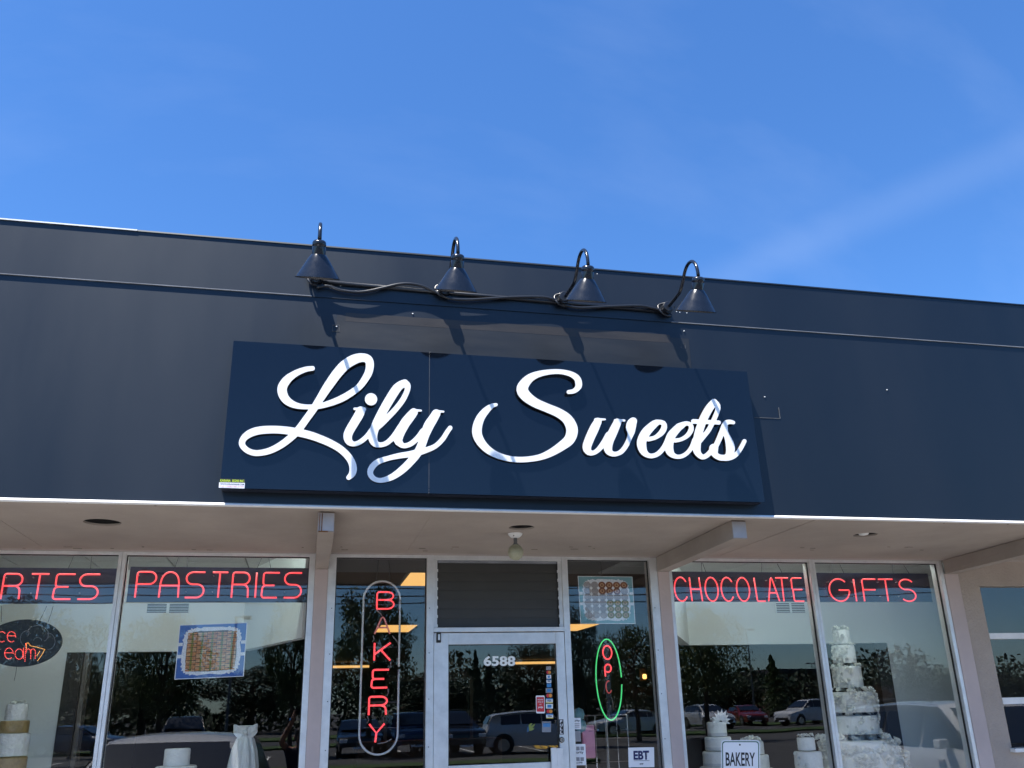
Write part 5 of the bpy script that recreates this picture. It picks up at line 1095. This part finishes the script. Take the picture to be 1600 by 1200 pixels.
tree(468, 905, 40, 110, 'broad', 'leaf', 'dark tree mirrored at the end of PASTRIES')
tree(585, 890, 38, 140, 'broad', 'leaf', 'large dark tree mirrored behind the upright neon sign')
tree(742, 1018, 78, 40, 'conifer', 'leaf_dark', 'first slim conifer mirrored left of the door number')
tree(762, 1024, 84, 36, 'conifer', 'leaf_dark', 'second slim conifer mirrored at the door number')
tree(835, 985, 52, 130, 'broad', 'leaf_dark', 'dark tree mirrored in the door above the card stickers')
tree(900, 925, 40, 90, 'broad', 'leaf_dark', 'dark tree mirrored beside the round pastry picture')
tree(985, 960, 44, 130, 'broad', 'leaf', 'tree mirrored behind the oval neon sign')
tree(1088, 925, 42, 140, 'broad', 'leaf_light', 'pale tree mirrored under the word CHOCOLATE')
tree(1205, 1025, 75, 60, 'conifer', 'leaf', 'small tree mirrored under the double headed lamp post')
tree(1360, 1068, 80, 70, 'broad', 'leaf_rust', 'rusty brown tree mirrored beside the tall cake')
tree(1420, 1020, 85, 60, 'conifer', 'leaf', 'conifer mirrored in the last pane of the word GIFTS')
for k, (px_, ty, T_, w_, kd, mt, wh) in enumerate(((60, 1030, 85, 200, 'broad', 'leaf_dark', 'lowest of the trees mirrored left of the first mullion'), (230, 1040, 90, 180, 'broad', 'leaf_dark', 'low dark tree mirrored behind the stacked pastry picture'), (400, 1030, 92, 190, 'broad', 'leaf_dark', 'low dark tree mirrored above the photographer'), (680, 1040, 95, 170, 'broad', 'leaf_dark', 'low dark tree mirrored beside the door jamb'), (900, 1045, 98, 150, 'broad', 'leaf_dark', 'low dark tree mirrored behind the card stickers'), (1130, 1050, 100, 160, 'broad', 'leaf_dark', 'low dark tree mirrored above the far cars'), (1540, 1040, 95, 150, 'broad', 'leaf_dark', 'low dark tree mirrored beyond the stucco pier'))):
    tree(px_, ty, T_, w_, kd, mt, wh, k)
# a dark belt of woodland closes the view beyond the road
rg = np.random.default_rng(21); nL = 60000; xx = rg.uniform(-150, 170, nL); top_ = 4.2+1.6*np.sin(xx*.11)+1.1*np.sin(xx*.37+1)+.8*np.sin(xx*.9)
cc = np.stack([xx, -96+rg.uniform(-6, 6, nL), -.1+(top_+.3)*rg.random(nL)**.8], 1); nx = rg.normal(size=(nL, 3)); nx /= np.linalg.norm(nx, axis=1, keepdims=True); t2 = np.cross(nx, rg.normal(size=(nL, 3))); t2 /= np.linalg.norm(t2, axis=1, keepdims=True); b2 = np.cross(nx, t2); s_ = rg.uniform(.16, .40, nL)[:, None]
V_ = np.stack([cc-t2*s_, cc-b2*s_*.6, cc+t2*s_, cc+b2*s_*.6], 1).reshape(-1, 3); me = bpy.data.meshes.new('woodland'); me.from_pydata(V_.tolist(), [], np.arange(4*nL).reshape(-1, 4).tolist()); me.update()
tag(put('woodland', me, 'leaf_dark'), 'dark belt of low woodland beyond the road', 'woodland', kind='stuff')
# overhead wires and their poles
for j, (py, sag) in enumerate(((915, .5), (926, .55), (936, .45))):
    p = refl(600, py, 54); pts = [(x, p[1]-j*.25, p[2]+sag*(x/34)**2-.2) for x in np.linspace(-36, 44, 41)]
    o = MB().tube(pts, .034, 5).build('overhead_wire', 'cable_black'); tag(o, ('upper', 'middle', 'lowest')[j]+' dark overhead wire mirrored across the window boards', 'wire', 'overhead wires')
for x, lab in ((-36, 'timber wire pole beyond the picture edge'), (44, 'timber wire pole with a cross arm mirrored in the last pane')):
    e = empty('utility_pole', (x, p[1], -.15), lab, 'pole', 'timber wire poles'); MB().tube([(x, p[1], -.15), (x, p[1], p[2]+2.6)], [.16, .11], 10).build('shaft', 'timber', e); MB().box(x-1.1, x+1.1, p[1]-.06, p[1]+.06, p[2]+1.5, p[2]+1.62).build('cross_arm', 'timber', e)
def lamp_post(px_, py_, T_, double, lab):
    p = refl(px_, py_, T_); e = empty('lamp_post', (p[0], p[1], -.15), lab, 'lamp post', 'car park lamp posts')
    MB().tube([(p[0], p[1], -.15), (p[0], p[1], p[2])], [.10, .07], 8).build('pole', 'pole_metal', e); MB().tube([(p[0], p[1], -.15), (p[0], p[1], .6)], .28, 12).build('base', 'concrete', e)
    for s_ in ((-1, 1) if double else (1,)):
        MB().tube([(p[0], p[1], p[2]-.05), (p[0]+s_*.4, p[1], p[2])], .035, 6).build('arm', 'pole_metal', e)
        MB().box(p[0]+s_*.35, p[0]+s_*.95, p[1]-.25, p[1]+.25, p[2]-.12, p[2]+.08).build('lamp_head', 'pole_metal', e, bevel=.03)
lamp_post(1165, 982, 80, True, 'double headed lamp post mirrored under the letter L of CHOCOLATE')
lamp_post(368, 964, 60, False, 'single headed lamp post mirrored at the corner of the pastry picture')
lamp_post(1369, 1025, 120, True, 'double headed lamp post mirrored beside the tall cake')
lamp_post(1268, 1037, 130, True, 'far lamp post mirrored just before the last mullion')
# low buildings on the far side
def far_block(x0p, x1p, ytop, T_, lab, mt):
    a, b = refl(x0p, ytop, T_), refl(x1p, ytop, T_); y = a[1]; e = empty('far_building', ((a[0]+b[0])/2, y, -.15), lab, 'building', 'low buildings across the road')
    MB().box(a[0], b[0], y-12, y, -.15, a[2]-.5).build('wall', mt, e); MB().box(a[0]-.4, b[0]+.4, y-12.3, y+.5, a[2]-.495, a[2]).build('roof', 'roof_dark', e)
    n = max(3, int((b[0]-a[0])/3.2))
    for i in range(n):
        x = a[0]+(i+.5)*(b[0]-a[0])/n; wn_ = MB().box(x-1.1, x+1.1, y+.002, y+.05, .6, 2.6).build('window', 'white_metal', e); MB().box(x-1.0, x+1.0, y+.052, y+.06, .7, 2.5).build('pane', 'car_glass', wn_)
far_block(1218, 1330, 1046, 105, 'dark flat roofed building mirrored behind the last mullion', 'brick_far')
far_block(1400, 1560, 1062, 110, 'pale low building mirrored beside the stucco pier', 'stucco')
far_block(640, 830, 1075, 110, 'low brick building mirrored through the door', 'brick_far')

def car(name, label, loc, rz, paint, kind='suv', group='cars in the car park'):
    L, W, H = {'suv': (4.7, 1.86, 1.70), 'sedan': (4.75, 1.82, 1.45), 'hatch': (4.4, 1.80, 1.58)}[kind]
    e = empty(name, loc, label, 'car', group, rz); hw = W/2
    prof = {'suv': [(2.35, .45), (2.33, .78), (2.2, .95), (1.35, 1.08), (1.2, 1.12), (.45, 1.62), (.2, 1.68), (-.9, 1.70), (-1.7, 1.66), (-1.95, 1.60), (-2.25, 1.10), (-2.33, .95), (-2.35, .45)],
            'sedan': [(2.37, .42), (2.35, .68), (2.2, .82), (1.25, .96), (1.05, 1.0), (.25, 1.38), (0, 1.43), (-.7, 1.44), (-1.05, 1.40), (-1.65, 1.08), (-2.2, 1.03), (-2.33, .9), (-2.37, .42)],
            'hatch': [(2.2, .42), (2.18, .72), (2.0, .90), (1.3, 1.02), (1.15, 1.06), (.4, 1.50), (.1, 1.57), (-.7, 1.58), (-1.5, 1.52), (-1.85, 1.46), (-2.1, 1.05), (-2.17, .9), (-2.2, .42)]}[kind]
    belt = {'suv': 1.10, 'sedan': 1.0, 'hatch': 1.05}[kind]
    def half(z, x): 
        b = hw*(1-.10*max(0, (abs(x)-1.7)/.65)**2); return b*(1-.26*max(0, (z-belt))/.6) if z > belt else b*(.97+.03*min(1, z/.8))
    dense = [tuple(q) for q in spline(prof, .12)]; dense = [q for i, q in enumerate(dense) if i == 0 or q != dense[i-1]]
    m = MB(); vs_ = [-1, -.96, -.8, -.4, 0, .4, .8, .96, 1]; nv = len(vs_)
    for (x, z) in dense:
        h_ = half(z, x)
        for v in vs_: m.v.append((x-(.0 if abs(v) < .9 else .02*math.copysign(1, x)), v*h_, z-.05*abs(v)**3))
    nd = len(dense)
    for i in range(nd-1):
        for j in range(nv-1): m.f.append((i*nv+j, i*nv+j+1, (i+1)*nv+j+1, (i+1)*nv+j)); m.mi.append(0)
    for sd in (0, nv-1):
        s_ = -1 if sd == 0 else 1; base = len(m.v)
        for (x, z) in dense:
            zb_ = min(z-.05, belt); m.v.append((x, s_*half(zb_, x)*1.004, zb_)); m.v.append((x, s_*half(.6, x)*1.01, min(.62, zb_))); m.v.append((x, s_*half(.3, x)*.97, .28))
        for i in range(nd-1):
            q = [(i*nv+sd, base+3*i), (base+3*i, base+3*i+1), (base+3*i+1, base+3*i+2)]; q2 = [((i+1)*nv+sd, base+3*i+3), (base+3*i+3, base+3*i+4), (base+3*i+4, base+3*i+5)]
            for (a, b), (c_, d_) in zip(q, q2): m.f.append((a, b, d_, c_) if s_ < 0 else (c_, d_, b, a)); m.mi.append(0)
    body = m.build('body', paint, e, smooth=True, local=True)
    iws = [i for i, q in enumerate(prof) if q[1] >= 1.3][0]; f0, f1 = prof[iws-1], prof[iws]
    r1 = [q for q in prof if q[1] >= 1.3][-1]; r0 = prof[prof.index(r1)+1]
    def glass(nm, a, b, off, ins=.88):
        m = MB(); d = Vector((b[0]-a[0], 0, b[1]-a[1])).normalized(); n_ = Vector((d.z, 0, -d.x)); n_ = n_ if n_.z > 0 else -n_
        A_, B_ = Vector((a[0], 0, a[1]))+n_*off, Vector((b[0], 0, b[1]))+n_*off; wa, wb = half(a[1], a[0])*ins, half(b[1], b[0])*ins
        m.add([(A_.x, -wa, A_.z), (A_.x, wa, A_.z), (B_.x, wb, B_.z), (B_.x, -wb, B_.z)], [(0, 1, 2, 3)]); return m.build(nm, 'car_black', e, local=True)
    glass('windscreen', (f0[0]-.05, f0[1]+.03), (f1[0]+.04, f1[1]-.04), .035); glass('rear_window', (r0[0]+.06, r0[1]+.08), (r1[0]-.03, r1[1]-.05), .035)
    xs_ = [f0[0]-.32, .12, -.75, r0[0]+.55]; top = max(q[1] for q in prof)-.13
    for s_ in (-1, 1):
        for k in range(3):
            xa, xb = xs_[k]-.03, xs_[k+1]+.03; za = belt+.03
            def tz(x): return min(top, float(np.interp(x, [q[0] for q in dense[::-1]], [q[1] for q in dense[::-1]]))-.12)
            pts = [(xa, za), (xb, za), (xb, max(za+.05, tz(xb))), (xa, max(za+.05, tz(xa)))]
            if k == 0: pts = [(xa+.28, za), (xb, za), (xb, tz(xb)), (f1[0]+.0, tz(f1[0]+.0))]
            m = MB().add([(x, s_*(half(z, x)+.014), z) for x, z in pts], [(0, 1, 2, 3) if s_ > 0 else (3, 2, 1, 0)]); m.build('side_window', 'car_black', e, local=True)
        m = MB().box(f0[0]-.55, f0[0]-.40, s_*(hw+.02), s_*(hw+.18), belt+.02, belt+.14); m.build('mirror', paint, e, local=True, bevel=.02)
        for k in (.62, -.30): MB().box(k-.16, k, s_*(hw+.004), s_*(hw+.03), belt-.14, belt-.11).build('door_handle', paint, e, local=True)
        for x in (1.42, -1.42):
            m = MB(); m.tube([(x, s_*(hw-.20), .33), (x, s_*(hw+.012), .33)], .335, 22); wh = m.build('wheel', 'tyre', e, local=True)
            m = MB(); m.tube([(x, s_*(hw+.012), .33), (x, s_*(hw+.02), .33)], .22, 16); m.build('rim', 'rim', wh, local=True)
            m = MB(); m.tube([(x, s_*(hw-.16), .36), (x, s_*(hw+.006), .36)], .40, 22); m.build('wheel_arch', 'car_trim', e, local=True)
        zf = prof[1][1]; MB().box(prof[1][0]-.14, prof[1][0]+.012, s_*(hw*.55), s_*(hw*.90), zf-.10, zf+.05).build('headlight', 'head_lamp', e, local=True, bevel=.02)
        zr_ = prof[-2][1]; MB().box(prof[-2][0]-.012, prof[-2][0]+.14, s_*(hw*.62), s_*(hw*.92), zr_-.14, zr_+.03).build('tail_light', 'tail_lamp', e, local=True, bevel=.02)
    MB().box(prof[0][0]-.10, prof[0][0]+.022, -.62, .62, .42, .58).build('grille', 'car_trim', e, local=True); MB().box(prof[0][0]-.05, prof[0][0]+.03, -.26, .26, .34, .42).build('number_plate', 'paper_white', e, local=True)
    MB().box(prof[-1][0]-.03, prof[-1][0]+.05, -.26, .26, .70, .82).build('number_plate', 'paper_white', e, local=True)
    if kind == 'suv':
        for s_ in (-1, 1): MB().tube([(.1, s_*.60, 1.70), (.0, s_*.60, 1.735), (-1.5, s_*.60, 1.735), (-1.6, s_*.60, 1.70)], .018, 6).build('roof_rail', 'car_trim', e, local=True)
    return e
# nose-in beside the photographer; the shop glass mirrors their roofs
car('parked_car', 'white roofed car mirrored behind the small plain cake', (-1.38, -5.15, -.15), R(94), 'car_white', 'hatch')
car('parked_car', 'white car mirrored close by in the last pane behind the tall cake', (9.3, -5.2, -.15), R(90), 'car_white', 'suv')
p = refl(838, 1165, 37); car('parked_car', 'silver hatchback mirrored side on in the door glass', (p[0], p[1], -.15), R(4), 'car_silver', 'hatch')
p = refl(725, 1160, 36); car('parked_car', 'black car mirrored in the door glass beside the silver one', (p[0]-.4, p[1]-2, -.15), R(80), 'car_black', 'suv')
p = refl(985, 1140, 52); car('parked_car', 'white car mirrored under the amber lantern', (p[0], p[1], -.15), R(176), 'car_white', 'sedan')
p = refl(1262, 1115, 62); car('parked_car', 'white car mirrored just before the last mullion', (p[0], p[1], -.15), R(170), 'car_white', 'suv')
p = refl(1165, 1118, 66); car('parked_car', 'dark red car mirrored behind the star flower cake', (p[0], p[1], -.15), R(95), 'car_red', 'sedan')
p = refl(560, 1150, 40); car('parked_car', 'black car mirrored low behind the upright neon sign', (p[0], p[1], -.15), R(92), 'car_black', 'sedan')
p = refl(640, 1150, 39); car('parked_car', 'dark blue car mirrored right of the upright neon sign', (p[0], p[1], -.15), R(88), 'car_blue', 'suv')
p = refl(290, 1125, 46); car('parked_car', 'black car mirrored above the white car roof', (p[0], p[1], -.15), R(85), 'car_black', 'suv')
p = refl(130, 1135, 50); car('parked_car', 'dark blue car mirrored beside the first mullion', (p[0], p[1], -.15), R(20), 'car_blue', 'sedan')
p = refl(1105, 1112, 60); car('parked_car', 'silver car mirrored above the star flower cake', (p[0], p[1], -.15), R(86), 'car_silver', 'hatch')

# the photographer, arms raised with a phone, mirrored in the glass
def person():
    gz = -.15; e = empty('person', (.02, -7.0, gz), 'person in a dark navy shirt with raised arms holding a phone, mirrored in the glass', 'person')
    bm = bmesh.new(); sk = bm.verts.layers.skin.verify(); V = {}
    def v(n, p, r, par=None):
        q = bm.verts.new(p); q[sk].radius = r if isinstance(r, tuple) else (r, r); V[n] = q
        if par: bm.edges.new((V[par], q))
    # local metres: x along the shop front, +y towards the shop
    v('pelvis', (0, 0, .86), (.155, .115)); v('waist', (0, .0, 1.0), (.135, .10), 'pelvis'); v('chest', (0, .0, 1.19), (.155, .11), 'waist'); v('neckb', (0, .0, 1.30), (.09, .08), 'chest'); v('neck', (0, .01, 1.355), .052, 'neckb'); v('skull', (0, .03, 1.42), (.070, .08), 'neck'); v('crown', (0, .025, 1.50), (.072, .088), 'skull'); v('top', (0, .02, 1.55), (.045, .055), 'crown')
    for s_, n in ((-1, 'l'), (1, 'r')):
        hx = .055 if s_ > 0 else -.075
        v('sh'+n, (s_*.165, .0, 1.285), .058, 'chest'); v('el'+n, (s_*.255, .15, 1.40), .042, 'sh'+n); v('wr'+n, (hx+s_*.04, .345, 1.675), .027, 'el'+n); v('pa'+n, (hx+s_*.032, .372, 1.735), (.030, .018), 'wr'+n)
        for k in range(4):
            o_ = .014*(k-1.5); L = (.9, 1.0, .95, .75)[k]
            v(f'f{n}{k}a', (hx+s_*.03+o_*.3, .385+o_*.5, 1.765+.012*k*.3), .0088, 'pa'+n); v(f'f{n}{k}b', (hx+s_*(.03-.012*L), .392+o_*.6, 1.790), .0082, f'f{n}{k}a'); v(f'f{n}{k}c', (hx+s_*(.03-.034*L), .388+o_*.6, 1.797), .0072, f'f{n}{k}b')
        v(f't{n}a', (hx+s_*.010, .362, 1.735), .0105, 'pa'+n); v(f't{n}b', (hx-s_*.012, .356, 1.752), .0090, f't{n}a')
        v('hip'+n, (s_*.085, 0, .80), .095, 'pelvis'); v('kn'+n, (s_*.10, .02, .45), .060, 'hip'+n); v('an'+n, (s_*.105, -.02, .085), .042, 'kn'+n); v('toe'+n, (s_*.115, .14, .035), (.042, .032), 'an'+n)
    V['pelvis'][sk].use_root = True
    me = bpy.data.meshes.new('body'); bm.to_mesh(me); bm.free()
    o = bpy.data.objects.new('body', me); COL.objects.link(o)
    md = o.modifiers.new('skin', 'SKIN'); md.use_smooth_shade = True; o.modifiers.new('sub', 'SUBSURF').levels = 2; o.modifiers['sub'].render_levels = 2
    dg = bpy.context.evaluated_depsgraph_get(); dg.update(); me2 = bpy.data.meshes.new_from_object(o.evaluated_get(dg)); bpy.data.objects.remove(o)
    for mt in ('skin', 'shirt_navy', 'jeans', 'shoe'): me2.materials.append(MATS[mt])
    for f in me2.polygons:
        c = f.center; arm = abs(c.x) > .155 or c.y > .13
        f.use_smooth = True
        if c.z < .07: f.material_index = 3
        elif c.z < .90: f.material_index = 2
        elif c.z < 1.315 and not (c.y > .10): f.material_index = 1
        elif c.z < 1.40 and c.y < .10 and arm: f.material_index = 1
        else: f.material_index = 0
    b = bpy.data.objects.new('body', me2); COL.objects.link(b); b.parent = e
    MB().lathe((0, .016, 1.40), [(.078, .02), (.084, .07), (.088, .11), (.080, .145), (.058, .17), (.02, .182), (0, .184)], 24, wob=lambda i, a: -.10*max(0, math.sin(a)) if i < 3 else 0).build('hair', 'hair_dark', e, smooth=True, local=True)
    MB().lathe((0, .115, 1.455), [(.0, -.022), (.013, -.016), (.010, .01), (.004, .028)], 8).build('nose', 'skin', e, smooth=True, local=True)
    for s_ in (-1, 1):
        MB().lathe((s_*.030, .098, 1.478), [(0, -.009), (.011, -.004), (.011, .004), (0, .009)], 8).build('eye', 'print_black', e, smooth=True, local=True); MB().lathe((s_*.078, .02, 1.455), [(0, -.03), (.014, -.02), (.018, .01), (0, .03)], 8).build('ear', 'skin', e, smooth=True, local=True)
    MB().box(-.022, .022, .098, .108, 1.412, 1.420).build('mouth', 'print_red', e, local=True)
    t = empty('wrist_watch', (e.location.x-.115, -6.655, gz+1.675), 'bright watch on the raised wrist of the photographer', 'watch')
    m = MB(); m.tube([(t.location.x+.034*math.cos(a), -6.655+.02*math.sin(a), gz+1.675+.034*math.sin(a)*.5) for a in np.arange(0, 6.2, .4)], .008, 6, closed=True); m.build('strap', 'phone_body', t); m = MB(); m.tube([(t.location.x-.036, -6.64, gz+1.68), (t.location.x-.042, -6.63, gz+1.684)], .018, 14); m.build('dial', 'watch_face', t)
    ph = empty('phone', (0, -6.628, 1.58), 'dark phone held up in both hands by the photographer', 'phone')
    MB().box(-.068, .070, -6.632, -6.624, 1.595, 1.662).build('case', 'phone_body', ph, bevel=.003); MB().box(-.060, .062, -6.6335, -6.6325, 1.600, 1.657).build('screen', 'print_black', ph); m = MB(); m.tube([(0, -6.6238, 1.63), (0, -6.622, 1.63)], .005, 10); m.build('lens', 'chrome', ph)
person()
